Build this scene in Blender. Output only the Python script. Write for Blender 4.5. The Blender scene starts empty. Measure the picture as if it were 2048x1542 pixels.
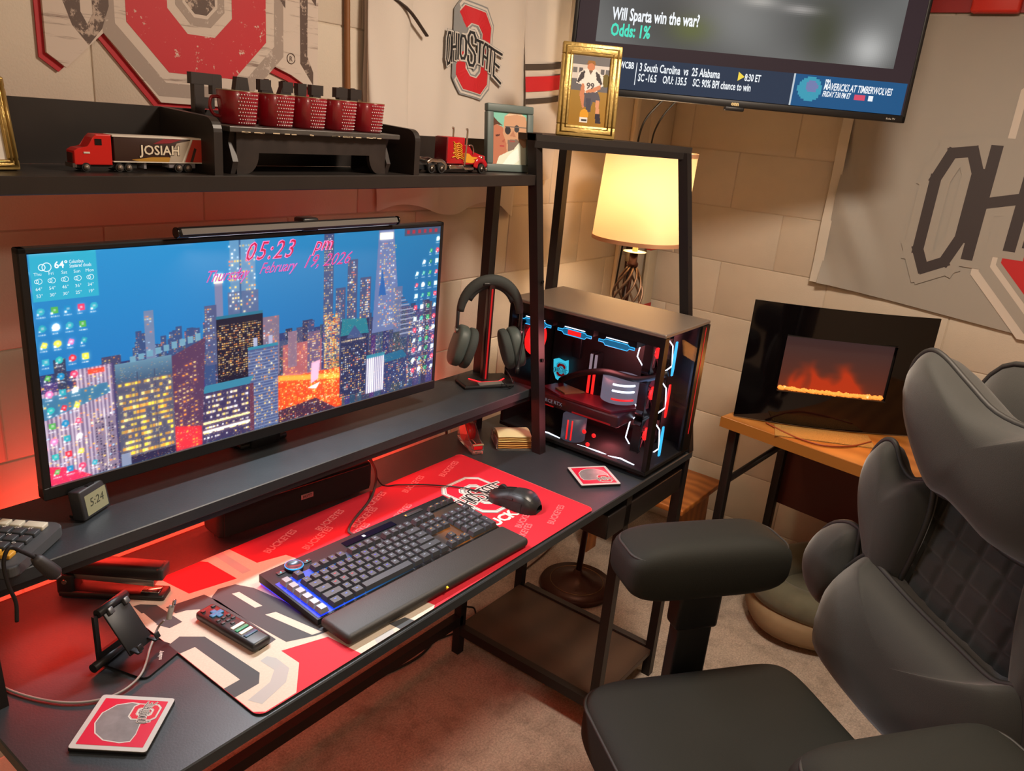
import bpy, bmesh, math, random
import numpy as np
from mathutils import Vector, Matrix, Euler

random.seed(7); rng = np.random.default_rng(7)
SC = bpy.context.scene
COL = SC.collection
PI = math.pi

# ------------------------------------------------------------------ camera
CAM_POS = Vector((-0.1251, -0.7726, 1.5858))
YAW, PITCH, ROLL, FPX = 0.9501, -0.3260, 0.0937, 1588.14
fw = Vector((math.cos(PITCH)*math.sin(YAW), math.cos(PITCH)*math.cos(YAW), math.sin(PITCH)))
rt = Vector((math.cos(YAW), -math.sin(YAW), 0)); up = rt.cross(fw)
r2 = rt*math.cos(ROLL) + up*math.sin(ROLL); u2 = up*math.cos(ROLL) - rt*math.sin(ROLL)
cam_d = bpy.data.cameras.new('camera'); cam = bpy.data.objects.new('camera', cam_d); COL.objects.link(cam)
m3 = Matrix((r2, u2, -fw)).transposed()
cam.matrix_world = Matrix.Translation(CAM_POS) @ m3.to_4x4()
cam_d.sensor_width = 36.0; cam_d.sensor_fit = 'HORIZONTAL'; cam_d.lens = 36.0*FPX/2048.0
cam_d.clip_start = 0.02
SC.camera = cam

# ------------------------------------------------------------------ world, exposure
w = bpy.data.worlds.new('world'); SC.world = w; w.use_nodes = True
w.node_tree.nodes['Background'].inputs[0].default_value = (0.30, 0.26, 0.22, 1)
w.node_tree.nodes['Background'].inputs[1].default_value = 0.15
SC.view_settings.view_transform = 'Standard'; SC.view_settings.look = 'None'
SC.view_settings.gamma = 1.0; SC.view_settings.use_curve_mapping = False
SC.view_settings.exposure = 0.0

def light(name, kind, loc, energy, color, rot=None, aim=None, **kw):
    d = bpy.data.lights.new(name, kind); d.energy = energy; d.color = color
    for k, v in kw.items(): setattr(d, k, v)
    o = bpy.data.objects.new(name, d); COL.objects.link(o); o.location = loc
    if aim is not None: o.rotation_euler = (Vector(aim) - Vector(loc)).to_track_quat('-Z', 'Y').to_euler()
    elif rot is not None: o.rotation_euler = rot
    return o
# room ceiling light, then an added frontal fill behind the camera; bowls further down
CEIL = [(1.35, -0.50, 2.33), (-0.70, -1.60, 2.33)]
for i, p in enumerate(CEIL):
    light('ceiling_and_fill_bulb', 'AREA', (p[0], p[1], p[2]-0.05), (29, 19)[i], (1.0, 0.82, 0.65), rot=(0, 0, 0), shape='DISK', size=0.36)

# ------------------------------------------------------------------ helpers
def lin(c):
    return tuple((x/12.92 if x <= 0.04045 else ((x+0.055)/1.055)**2.4) for x in c)
def hx(s):
    s = s.lstrip('#'); return lin(tuple(int(s[i:i+2], 16)/255 for i in (0, 2, 4)))
MATS = {}
def mat(name, col='808080', rough=0.5, metal=0.0, spec=0.5, emit=None, estr=0.0, noise=None, bump=None,
        sheen=0.0, trans=0.0, alpha=1.0, coat=0.0, ior=None, wave=None):
    """procedural principled material; noise=(scale, amount) mottles the colour, bump=(scale, strength)"""
    if name in MATS: return MATS[name]
    m = bpy.data.materials.new(name); m.use_nodes = True; nt = m.node_tree; b = nt.nodes['Principled BSDF']
    c = hx(col) if isinstance(col, str) else col
    b.inputs['Base Color'].default_value = (*c, 1); b.inputs['Roughness'].default_value = rough
    b.inputs['Metallic'].default_value = metal; b.inputs['Specular IOR Level'].default_value = spec
    if ior: b.inputs['IOR'].default_value = ior
    if emit is not None:
        e = hx(emit) if isinstance(emit, str) else emit
        b.inputs['Emission Color'].default_value = (*e, 1); b.inputs['Emission Strength'].default_value = estr
        m.cycles.emission_sampling = 'NONE'
    if sheen: b.inputs['Sheen Weight'].default_value = sheen
    if trans: b.inputs['Transmission Weight'].default_value = trans
    if alpha < 1: b.inputs['Alpha'].default_value = alpha
    if coat: b.inputs['Coat Weight'].default_value = coat; b.inputs['Coat Roughness'].default_value = 0.08
    tc = None
    def coord():
        nonlocal tc
        if tc is None: tc = nt.nodes.new('ShaderNodeTexCoord')
        return tc.outputs['Object']
    if noise:
        n = nt.nodes.new('ShaderNodeTexNoise'); n.inputs['Scale'].default_value = noise[0]; n.inputs['Detail'].default_value = 5
        nt.links.new(coord(), n.inputs['Vector'])
        r = nt.nodes.new('ShaderNodeValToRGB'); a = noise[1]
        r.color_ramp.elements[0].position = 0.3; r.color_ramp.elements[1].position = 0.7
        r.color_ramp.elements[0].color = (*[max(0, x*(1-a)) for x in c], 1)
        r.color_ramp.elements[1].color = (*[min(1, x*(1+a)) for x in c], 1)
        nt.links.new(n.outputs['Fac'], r.inputs['Fac']); nt.links.new(r.outputs['Color'], b.inputs['Base Color'])
    if wave:   # wood grain: (scale, distortion, dark colour hex, axis)
        wv = nt.nodes.new('ShaderNodeTexWave'); wv.inputs['Scale'].default_value = wave[0]; wv.inputs['Distortion'].default_value = wave[1]
        wv.inputs['Detail'].default_value = 3; wv.bands_direction = wave[3]
        nt.links.new(coord(), wv.inputs['Vector'])
        r = nt.nodes.new('ShaderNodeValToRGB'); r.color_ramp.elements[0].color = (*hx(wave[2]), 1); r.color_ramp.elements[1].color = (*c, 1)
        nt.links.new(wv.outputs['Fac'], r.inputs['Fac']); nt.links.new(r.outputs['Color'], b.inputs['Base Color'])
    if bump:
        n2 = nt.nodes.new('ShaderNodeTexNoise'); n2.inputs['Scale'].default_value = bump[0]; n2.inputs['Detail'].default_value = 4
        nt.links.new(coord(), n2.inputs['Vector'])
        bp = nt.nodes.new('ShaderNodeBump'); bp.inputs['Strength'].default_value = bump[1]; bp.inputs['Distance'].default_value = 0.01
        nt.links.new(n2.outputs['Fac'], bp.inputs['Height']); nt.links.new(bp.outputs['Normal'], b.inputs['Normal'])
    MATS[name] = m; return m
def glow(name, col, s): return mat(name, '050505', rough=0.5, emit=col, estr=s)

class MB:
    """collects geometry; build() links it as ONE mesh object"""
    def __init__(self): self.v = []; self.f = []; self.m = []; self.s = []; self.mats = []
    def mi(self, m):
        if m not in self.mats: self.mats.append(m)
        return self.mats.index(m)
    def add(self, vs, fs, m, smooth=False, T=None):
        o = len(self.v); k = self.mi(m)
        self.v += [tuple(T @ Vector(p)) if T is not None else tuple(p) for p in vs]
        for f in fs: self.f.append(tuple(i+o for i in f)); self.m.append(k); self.s.append(smooth)
        return self
    def box(self, c, s, m, bevel=0.0, seg=2, T=None, R=None, smooth=None):
        x, y, z = s[0]/2, s[1]/2, s[2]/2; M = Matrix.Translation(Vector(c))
        if R is not None: M = M @ Euler(R).to_matrix().to_4x4()
        if T is not None: M = T @ M
        if bevel <= 0:
            vs = [(-x,-y,-z),(x,-y,-z),(x,y,-z),(-x,y,-z),(-x,-y,z),(x,-y,z),(x,y,z),(-x,y,z)]
            fs = [(0,3,2,1),(4,5,6,7),(0,1,5,4),(1,2,6,5),(2,3,7,6),(3,0,4,7)]
            return self.add(vs, fs, m, False, M)
        bm = bmesh.new(); bmesh.ops.create_cube(bm, size=1.0)
        for v in bm.verts: v.co = Vector((v.co.x*s[0], v.co.y*s[1], v.co.z*s[2]))
        bmesh.ops.bevel(bm, geom=bm.edges[:], offset=min(bevel, min(s)*0.49), segments=seg, affect='EDGES', profile=0.5)
        return self.from_bm(bm, m, True if smooth is None else smooth, M)
    def from_bm(self, bm, m, smooth, M=None):
        bm.verts.index_update()
        vs = [v.co.copy() for v in bm.verts]; fs = [tuple(v.index for v in f.verts) for f in bm.faces]
        bm.free(); return self.add(vs, fs, m, smooth, M)
    def prism(self, poly, z0, z1, m, T=None, bevel=0.0, smooth=False):
        n = len(poly)
        a = sum(poly[i][0]*poly[(i+1) % n][1]-poly[(i+1) % n][0]*poly[i][1] for i in range(n))
        if a < 0: poly = poly[::-1]
        if bevel > 0:
            bm = bmesh.new(); lo = [bm.verts.new((p[0], p[1], z0)) for p in poly]; hi = [bm.verts.new((p[0], p[1], z1)) for p in poly]
            bm.faces.new(lo[::-1]); bm.faces.new(hi)
            for i in range(n): bm.faces.new((lo[i], lo[(i+1) % n], hi[(i+1) % n], hi[i]))
            es = [e for e in bm.edges if abs(e.verts[0].co.z-e.verts[1].co.z) < 1e-9]
            bmesh.ops.bevel(bm, geom=es, offset=bevel, segments=2, affect='EDGES', profile=0.5)
            return self.from_bm(bm, m, smooth, T)
        vs = [(p[0], p[1], z0) for p in poly] + [(p[0], p[1], z1) for p in poly]
        fs = [tuple(range(n))[::-1], tuple(range(n, 2*n))] + [(i, (i+1) % n, n+(i+1) % n, n+i) for i in range(n)]
        return self.add(vs, fs, m, smooth, T)
    def flat(self, poly, z, m, T=None):
        n = len(poly); a = sum(poly[i][0]*poly[(i+1) % n][1]-poly[(i+1) % n][0]*poly[i][1] for i in range(n))
        if a < 0: poly = poly[::-1]
        return self.add([(p[0], p[1], z) for p in poly], [tuple(range(n))], m, False, T)
    def tube(self, path, r, m, n=8, closed=False, caps=True, T=None, flat=1.0):
        P = [Vector(p) for p in path]; k = len(P); R = r if isinstance(r, (list, tuple)) else [r]*k
        vs = []; up = None
        for i in range(k):
            a = P[(i-1) % k] if (closed or i > 0) else P[i]; b = P[(i+1) % k] if (closed or i < k-1) else P[i]
            t = (b-a).normalized()
            if up is None:
                up = Vector((0, 0, 1)) if abs(t.z) < 0.9 else Vector((1, 0, 0))
            s = t.cross(up)
            if s.length < 1e-6: s = t.orthogonal()
            s.normalize(); up = s.cross(t).normalized()
            for j in range(n):
                q = 2*PI*j/n; vs.append(P[i] + s*math.cos(q)*R[i] + up*math.sin(q)*R[i]*flat)
        fs = []
        for i in range(k if closed else k-1):
            for j in range(n):
                a = i*n+j; b = i*n+(j+1) % n; c = ((i+1) % k)*n+(j+1) % n; d = ((i+1) % k)*n+j
                fs.append((a, b, c, d))
        self.add(vs, fs, m, True, T)
        if caps and not closed:
            o = len(self.v)-len(vs)
            self.f.append(tuple(o+j for j in range(n))[::-1]); self.m.append(self.mi(m)); self.s.append(False)
            self.f.append(tuple(o+(k-1)*n+j for j in range(n))); self.m.append(self.mi(m)); self.s.append(False)
        return self
    def lathe(self, prof, m, n=24, T=None, smooth=True):
        vs = []; fs = []; k = len(prof)
        for (r, z) in prof:
            for j in range(n): vs.append((r*math.cos(2*PI*j/n), r*math.sin(2*PI*j/n), z))
        for i in range(k-1):
            for j in range(n): fs.append((i*n+j, i*n+(j+1) % n, (i+1)*n+(j+1) % n, (i+1)*n+j))
        if prof[0][0] > 1e-6: fs.append(tuple(range(n))[::-1])
        if prof[-1][0] > 1e-6: fs.append(tuple((k-1)*n+j for j in range(n)))
        return self.add(vs, fs, m, smooth, T)
    def cyl(self, a, b, r, m, n=20, T=None, smooth=True):
        a = Vector(a); b = Vector(b); d = b-a; M = Matrix.Translation(a) @ d.to_track_quat('Z', 'Y').to_matrix().to_4x4()
        if T is not None: M = T @ M
        vs = [(r*math.cos(2*PI*j/n), r*math.sin(2*PI*j/n), z) for z in (0, d.length) for j in range(n)]
        self.add(vs, [(j, (j+1) % n, n+(j+1) % n, n+j) for j in range(n)], m, smooth, M)
        o = len(self.v)-2*n
        for f in (tuple(o+j for j in range(n))[::-1], tuple(o+n+j for j in range(n))): self.f.append(f); self.m.append(self.mi(m)); self.s.append(False)
        return self
    def grid(self, fn, nu, nv, m, T=None, smooth=True, flip=False):
        vs = [fn(i/nu, j/nv) for j in range(nv+1) for i in range(nu+1)]
        fs = [(j*(nu+1)+i, j*(nu+1)+i+1, (j+1)*(nu+1)+i+1, (j+1)*(nu+1)+i) for j in range(nv) for i in range(nu)]
        if flip: fs = [f[::-1] for f in fs]
        return self.add(vs, fs, m, smooth, T)
    def cushion(self, c, s, m, e1=0.35, e2=0.35, T=None, R=None, nu=40, nv=20, fn=None):
        """superellipsoid pillow"""
        M = Matrix.Translation(Vector(c))
        if R is not None: M = M @ Euler(R).to_matrix().to_4x4()
        if T is not None: M = T @ M
        sp = lambda x, e: math.copysign(abs(x)**e, x)
        vs = []; fs = []
        for j in range(nv+1):
            a = -PI/2 + PI*j/nv
            for i in range(nu):
                b = 2*PI*i/nu
                p = Vector((sp(math.cos(a), e1)*sp(math.cos(b), e2)*s[0]/2, sp(math.cos(a), e1)*sp(math.sin(b), e2)*s[1]/2, sp(math.sin(a), e1)*s[2]/2))
                vs.append(fn(p) if fn else p)
        for j in range(nv):
            for i in range(nu): fs.append((j*nu+i, j*nu+(i+1) % nu, (j+1)*nu+(i+1) % nu, (j+1)*nu+i))
        return self.add(vs, fs, m, True, M)
    def mesh(self, name):
        me = bpy.data.meshes.new(name); me.from_pydata(self.v, [], self.f)
        for mm in self.mats: me.materials.append(mm)
        if self.f:
            me.polygons.foreach_set('material_index', self.m); me.polygons.foreach_set('use_smooth', self.s)
        me.update(); return me
    def build(self, name, parent=None, loc=(0,0,0), rot=(0,0,0)):
        return link(name, self.mesh(name), parent, loc, rot)

def link(name, me, parent=None, loc=(0,0,0), rot=(0,0,0)):
    o = bpy.data.objects.new(name, me); COL.objects.link(o); o.location = loc; o.rotation_euler = rot
    if parent is not None: o.parent = parent
    return o
def thing(name, label, cat, loc=(0,0,0), rotz=0.0, group=None, rot=None):
    o = bpy.data.objects.new(name, None); COL.objects.link(o); o.location = loc
    o.rotation_euler = rot if rot is not None else (0, 0, rotz); o.empty_display_size = 0.05
    return tag(o, label, cat, group)
def tag(o, label, cat, group=None, kind=None):
    o['label'] = label; o['category'] = cat
    if group: o['group'] = group
    if kind: o['kind'] = kind
    return o
def structure(o, label=None):
    o['kind'] = 'structure'
    if label: o['label'] = label
    return o
def copy_tree(o, parent=None):
    c = o.copy(); COL.objects.link(c); c.parent = parent
    for ch in list(o.children): copy_tree(ch, c)
    return c

def text_mesh(s, size, m, extrude=0.0, bold=0.0, shear=0.0, align='LEFT', res=2, spacing=1.0):
    cu = bpy.data.curves.new('txt', 'FONT'); cu.body = s; cu.size = size; cu.extrude = extrude; cu.offset = bold; cu.shear = shear
    cu.align_x = align; cu.resolution_u = res; cu.space_character = spacing
    t = bpy.data.objects.new('txt', cu); COL.objects.link(t)
    dg = bpy.context.evaluated_depsgraph_get(); me = bpy.data.meshes.new_from_object(t.evaluated_get(dg))
    bpy.data.objects.remove(t); bpy.data.curves.remove(cu)
    me.materials.clear(); me.materials.append(m); return me
def text(name, s, size, m, parent, loc, rot=(0,0,0), **k):
    me = text_mesh(s, size, m, **k); me.name = name
    return link(name, me, parent, loc, rot)
def smoothstep(a, b, x):
    t = max(0.0, min(1.0, (x-a)/(b-a))); return t*t*(3-2*t)
def bez(pts, n=24):
    """Catmull-Rom through points"""
    P = [Vector(p) for p in pts]; P = [P[0]*2-P[1]] + P + [P[-1]*2-P[-2]]; out = []
    for i in range(1, len(P)-2):
        for k in range(n):
            t = k/n; a, b, c, d = P[i-1:i+3]
            out.append(0.5*((2*b)+(c-a)*t+(2*a-5*b+4*c-d)*t*t+(3*b-a-3*c+d)*t**3))
    out.append(P[-2]); return out
# ------------------------------------------------------------------ the room
XR, YB, ZC = 2.8155, 0.683, 2.40
XL, YF = -1.75, -2.9
m_block = mat('wall_paint', 'd3c7b6', rough=0.62, noise=(9, 0.035), bump=(260, 0.10))
m_mortar = mat('wall_joint', 'cbbeac', rough=0.7, bump=(120, 0.2))
m_ceil = mat('ceiling_paint', 'ddd4c4', rough=0.8, bump=(40, 0.1))
m_wallp = mat('plain_wall_paint', 'd8c6ab', rough=0.7)

def carpet():
    m = bpy.data.materials.new('carpet_pile'); m.use_nodes = True; nt = m.node_tree; b = nt.nodes['Principled BSDF']
    tc = nt.nodes.new('ShaderNodeTexCoord')
    n1 = nt.nodes.new('ShaderNodeTexNoise'); n1.inputs['Scale'].default_value = 170; n1.inputs['Detail'].default_value = 8; n1.inputs['Roughness'].default_value = 0.8
    n2 = nt.nodes.new('ShaderNodeTexNoise'); n2.inputs['Scale'].default_value = 11; n2.inputs['Detail'].default_value = 6; n2.inputs['Roughness'].default_value = 0.7
    for n in (n1, n2): nt.links.new(tc.outputs['Object'], n.inputs['Vector'])
    r1 = nt.nodes.new('ShaderNodeValToRGB'); r1.color_ramp.elements[0].color = (*hx('b29882'), 1); r1.color_ramp.elements[1].color = (*hx('efdcc8'), 1)
    r1.color_ramp.elements[0].position = .36; r1.color_ramp.elements[1].position = .6
    r2 = nt.nodes.new('ShaderNodeValToRGB'); r2.color_ramp.elements[0].color = (.66, .62, .58, 1); r2.color_ramp.elements[1].color = (1, 1, 1, 1)
    r2.color_ramp.elements[0].position = .34; r2.color_ramp.elements[1].position = .52
    mx = nt.nodes.new('ShaderNodeMixRGB'); mx.blend_type = 'MULTIPLY'; mx.inputs[0].default_value = 1
    nt.links.new(n1.outputs['Fac'], r1.inputs['Fac']); nt.links.new(n2.outputs['Fac'], r2.inputs['Fac'])
    nt.links.new(r1.outputs['Color'], mx.inputs[1]); nt.links.new(r2.outputs['Color'], mx.inputs[2]); nt.links.new(mx.outputs['Color'], b.inputs['Base Color'])
    ad = nt.nodes.new('ShaderNodeMath'); ad.operation = 'ADD'; nt.links.new(n1.outputs['Fac'], ad.inputs[0]); nt.links.new(n2.outputs['Fac'], ad.inputs[1])
    bp = nt.nodes.new('ShaderNodeBump'); bp.inputs['Strength'].default_value = 0.9; bp.inputs['Distance'].default_value = 0.012
    nt.links.new(ad.outputs[0], bp.inputs['Height']); nt.links.new(bp.outputs['Normal'], b.inputs['Normal'])
    b.inputs['Roughness'].default_value = 0.95; b.inputs['Sheen Weight'].default_value = 0.25; b.inputs['Specular IOR Level'].default_value = 0.1
    return m
structure(MB().box(((XL+XR)/2, (YF+YB)/2, -0.03), (XR-XL+.2, YB-YF+.2, 0.06), carpet()).build('floor'), 'beige plush carpet covering the whole floor')
structure(MB().box(((XL+XR)/2, (YF+YB)/2, ZC+0.03), (XR-XL+.2, YB-YF+.2, 0.06), m_ceil).build('ceiling'), 'plain pale painted ceiling above the room')
structure(MB().box((XL-0.05, (YF+YB)/2, ZC/2), (0.1, YB-YF+.2, ZC), m_wallp).build('wall_left'), 'plain painted wall behind the camera on the left')
structure(MB().box(((XL+XR)/2, YF-0.05, ZC/2), (XR-XL+.2, 0.1, ZC), m_wallp).build('wall_front'), 'plain painted wall behind the camera')
JZ0 = 1.1279 % 0.2032; JX = 1.8164
block_meshes = {}
def block_mesh(L, hh):
    key = (round(L, 3), round(hh, 3))
    if key not in block_meshes:
        block_meshes[key] = MB().box((0, 0, 0), (L-0.003, 0.03, hh-0.003), m_block, bevel=0.0022, seg=2).mesh('block')
    return block_meshes[key]
def block_wall(name, label, origin, ax, length, phase, depthdir, slab_c, slab_s):
    wall = MB().box(slab_c, slab_s, m_mortar).build(name); structure(wall, label)
    rows = [(0.0, JZ0)] + [(JZ0+0.2032*k, JZ0+0.2032*(k+1)) for k in range(11)]
    for ri, (z0, z1) in enumerate(rows):
        z1 = min(z1, ZC)
        if z1-z0 < 0.03: continue
        off = phase + (0.2032 if ri % 2 else 0.0)
        s = -((-off) % 0.4064) if off % 0.4064 else 0.0
        s = (off % 0.4064) - 0.4064
        while s < length-1e-4:
            a, b = max(0.0, s), min(length, s+0.4064); s += 0.4064
            if b-a < 0.03: continue
            p = Vector(origin) + Vector(ax)*((a+b)/2) + Vector((0, 0, (z0+z1)/2)) + Vector(depthdir)*0.015
            link('block', block_mesh(b-a, z1-z0), wall, p, (0, 0, math.atan2(ax[1], ax[0])))
    return wall
# back wall: painted concrete blocks from x=0 to the corner, plain beyond
kr = int(round((1.1279-JZ0)/0.2032))+1       # index of the course just above the joint at z=1.1279
X0 = -0.02
block_wall('wall_back', 'cream painted concrete block wall behind the desk', (X0, YB, 0), (1, 0, 0), XR-X0, (JX-X0-(0.2032 if kr % 2 else 0)), (0, 1, 0),
           ((XR+X0)/2+.05, YB+0.0525, ZC/2), (XR-X0+.1, 0.1, ZC))
structure(MB().box(((XL+X0)/2, YB+0.05, ZC/2), (X0-XL, 0.1, ZC), m_wallp).build('wall_back_side'), 'plain painted end of the back wall out of view')
YR0 = -1.55
block_wall('wall_right', 'cream painted concrete block wall with the flag', (XR, YR0, 0), (0, 1, 0), YB-YR0, 0.12, (1, 0, 0),
           (XR+0.0525, (YB+YR0)/2+.02, ZC/2), (0.1, YB-YR0+.04, ZC))
structure(MB().box((XR+0.05, (YF+YR0)/2, ZC/2), (0.1, YR0-YF, ZC), m_wallp).build('wall_right_side'), 'plain painted end of the right wall out of view')
structure(MB().box((2.497, 0.674, 1.55), (0.028, 0.016, 1.62), mat('raceway', 'e2d3bb', rough=0.5), bevel=0.003).build('trim_1'), 'narrow cream cable cover running down the back wall')
for i, p in enumerate(CEIL):  # the second bowl only dresses the added fill light
    t = thing('ceiling_light', ('round frosted ceiling light above the office chair', 'added fill light in a round frosted bowl behind the camera')[i], 'light', (p[0], p[1], ZC))
    MB().lathe([(0.20, 0), (0.20, -0.03), (0.185, -0.032)], mat('white_metal', 'e8e4dc', rough=0.4), n=32).build('rim', t)
    MB().lathe([(0.02, -0.001), (0.18, -0.012), (0.183, -0.03), (0.17, -0.05)], glow('ceiling_bowl', 'ffd9a8', 3.0), n=32).build('bowl', t)

# ------------------------------------------------------------------ the desk
m_lam = mat('black_laminate', '2c3135', rough=0.42, spec=0.45, noise=(30, 0.08), bump=(300, 0.04))
m_lam2 = mat('black_laminate_hutch', '272220', rough=0.42, noise=(25, 0.08))
m_edge = mat('laminate_edge', '2e2725', rough=0.5)
m_steel = mat('black_steel', '201c1c', rough=0.42, metal=0.3, spec=0.5)
m_shelfw = mat('dark_walnut_board', '4a372b', rough=0.4, wave=(3, 6, '3d2d24', 'Y'))
desk = thing('computer_desk', 'long black desk with steel frame, raised monitor shelf and hutch', 'desk', (0, 0, 0))
YD = 0.53; XA, XB, YA = 1.507, 1.836, 0.5075
def post(name, a, b, s=0.026, parent=desk, m=m_steel):
    a = Vector(a); b = Vector(b); d = b-a
    # a square tube leaning only in y
    h = s/2; vs = []
    for p in (a, b): vs += [(p.x-h, p.y-h, p.z), (p.x+h, p.y-h, p.z), (p.x+h, p.y+h, p.z), (p.x-h, p.y+h, p.z)]
    fs = [(0,3,2,1),(4,5,6,7),(0,1,5,4),(1,2,6,5),(2,3,7,6),(3,0,4,7)]
    return MB().add(vs, fs, m).build(name, parent)
MB().box(((0.178+1.85)/2, YD/2, 0.739), (1.85-0.178, YD, 0.022), m_lam, bevel=0.002, seg=1, smooth=False).build('desktop', desk)
MB().box(((0.2+XB)/2, 0.075, 0.716), (XB-0.2, 0.024, 0.024), m_steel).build('front_rail', desk)
MB().box(((0.2+XB)/2, 0.505, 0.716), (XB-0.2, 0.024, 0.024), m_steel).build('rear_rail', desk)
MB().box(((0.2+XA)/2, YA, 0.122), (XA-0.2, 0.026, 0.032), m_steel).build('stretcher', desk)
for x in (0.2, XA, XB):
    MB().box((x, 0.262, 0.716), (0.024, 0.46, 0.024), m_steel).build('side_rail', desk)
MB().box((1.61, 0.05, 0.672), (0.40, 0.09, 0.064), m_steel, bevel=0.003).build('apron', desk)
post('leg', (0.2, YA, 0), (0.2, YA, 1.47)); post('leg', (XA, YA, 0), (XA, YA, 1.47)); post('leg', (XB, 0.52, 0), (XB, 0.52, 1.535))
post('leg', (0.2, 0.018, 0), (0.2, 0.018, 0.73)); post('leg', (XA, 0.018, 0), (XA, 0.018, 0.73)); post('leg', (XB, 0.018, 0), (XB, 0.018, 0.73))
post('hutch_post', (0.2, 0.287, 0.75), (0.2, 0.394, 1.50)); post('hutch_post', (XA, 0.287, 0.75), (XA, 0.397, 1.552)); post('hutch_post', (XB, 0.012, 0.75), (XB, 0.155, 1.535))
for x in (0.2, XA):
    MB().box((x, 0.45, 1.44), (0.024, 0.13, 0.02), m_steel).build('hutch_bracket', desk)
# low shelf between the two right-hand frames
MB().box(((XA+XB)/2, 0.262, 0.085), (XB-XA-0.026, 0.50, 0.018), m_shelfw, bevel=0.001, seg=1, smooth=False).build('low_shelf', desk)
MB().box((XA, 0.262, 0.085), (0.022, 0.466, 0.03), m_steel).build('shelf_rail', desk)
MB().box((XB, 0.262, 0.085), (0.022, 0.466, 0.03), m_edge).build('shelf_rail', desk)
# raised monitor shelf
MB().box(((0.19+XA+0.012)/2, (0.33+0.53)/2, 0.906), (XA+0.012-0.19, 0.20, 0.022), m_lam, bevel=0.0015, seg=1, smooth=False).build('monitor_shelf', desk)
MB().box(((0.2+XA)/2, 0.345, 0.889), (XA-0.2, 0.02, 0.012), m_steel).build('shelf_front_rail', desk)
# hutch shelf, dividers, back panel
MB().box(((0.19+XA+0.013)/2, (0.373+0.53)/2, 1.443), (XA+0.013-0.19, 0.157, 0.025), m_lam2, bevel=0.0015, seg=1, smooth=False).build('hutch_shelf', desk)
def divider(x, zt):
    pts = [(0.377, 1.4555), (0.377, zt-0.022)]
    for k in range(7):
        a = PI - PI/2*k/6; pts.append((0.399+0.022*math.cos(a), zt-0.022+0.022*math.sin(a)))
    pts += [(0.528, zt+0.006), (0.528, 1.4555)]
    T = Matrix(((0, 0, 1, x), (1, 0, 0, 0), (0, 1, 0, 0), (0, 0, 0, 1)))
    MB().prism(pts, -0.0075, 0.0075, m_lam2, T=T).build('divider', desk)
divider(0.634, 1.543); divider(1.083, 1.543)
MB().prism([(0.19, 1.4555), (1.10, 1.4555), (1.10, 1.549), (0.19, 1.549)], -0.006, 0.006, m_lam2,
           T=Matrix(((1,0,0,0),(0,0,-1,0.536),(0,1,0,0),(0,0,0,1)))).build('back_panel', desk)
MB().prism([(1.10, 1.4555), (1.50, 1.4555), (1.50, 1.525), (1.10, 1.525)], -0.006, 0.006, m_lam2,
           T=Matrix(((1,0,0,0),(0,0,-1,0.536),(0,1,0,0),(0,0,0,1)))).build('back_panel', desk)
# corner shelf above the tower
MB().prism([(XA-0.013, 0.384), (XB+0.013, 0.142), (XB+0.013, 0.533), (XA-0.013, 0.533)], 1.535, 1.55, m_lam2).build('corner_shelf', desk)
a0, b0 = Vector((XA-.01, 0.39, 1.527)), Vector((XB+.01, 0.147, 1.527)); dd = (b0-a0)
MB().box((a0+b0)/2, (dd.length, 0.02, 0.016), m_steel, R=(0, 0, math.atan2(dd.y, dd.x))).build('shelf_front_bar', desk)
# screws on the frame
for (x, y, z) in ((XA, 0.32, 1.0), (XA, 0.345, 1.2), (XB-0.0, 0.115, 1.3)):
    MB().cyl((x, y-0.0135, z), (x, y-0.016, z), 0.005, mat('screw', '0c0c0c', rough=0.4, metal=0.6), n=10).build('screw', desk)
# red light strips stuck under the monitor shelf and behind the screen
def led(name, label, x0, x1, y, z, e, aim, parent=None):
    t = thing(name, label, 'led strip', ((x0+x1)/2, y, z))
    MB().box((0, 0, 0), (x1-x0, 0.01, 0.003), mat('led_tape', '301010', rough=0.5)).build('tape', t)
    n = int((x1-x0)/0.05); g = glow('led_red', 'ff2018', 6.0); me = MB().box((0, 0, -0.0028), (0.012, 0.006, 0.0024), g).mesh('diode')
    for k in range(n): link('diode', me, t, (-(x1-x0)/2+(k+.5)*(x1-x0)/n, 0, 0))
    light(name+'_light', 'AREA', ((x0+x1)/2, y, z-0.006), e, (1.0, 0.035, 0.02), aim=((x0+x1)/2, y+aim[1], z-0.006+aim[2]), shape='RECTANGLE', size=x1-x0, size_y=0.015)
led('led_strip', 'red light strip under the raised monitor shelf', 0.3, 1.10, 0.52, 0.8925, 3.8, (0, -0.25, -1))
led('led_strip', 'red light strip along the hutch underside behind the monitor', 0.3, 1.42, 0.515, 1.428, 0.12, (0, 1.0, -0.6))
led('led_strip', 'red light strip along the rear edge of the desktop', 0.3, 1.42, 0.538, 0.742, 7.0, (0, 1.0, 0.9))
led('led_strip', 'red light strip under the rear edge of the desktop', 0.3, 1.42, 0.50, 0.701, 0.8, (0, -0.5, -1))
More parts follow.
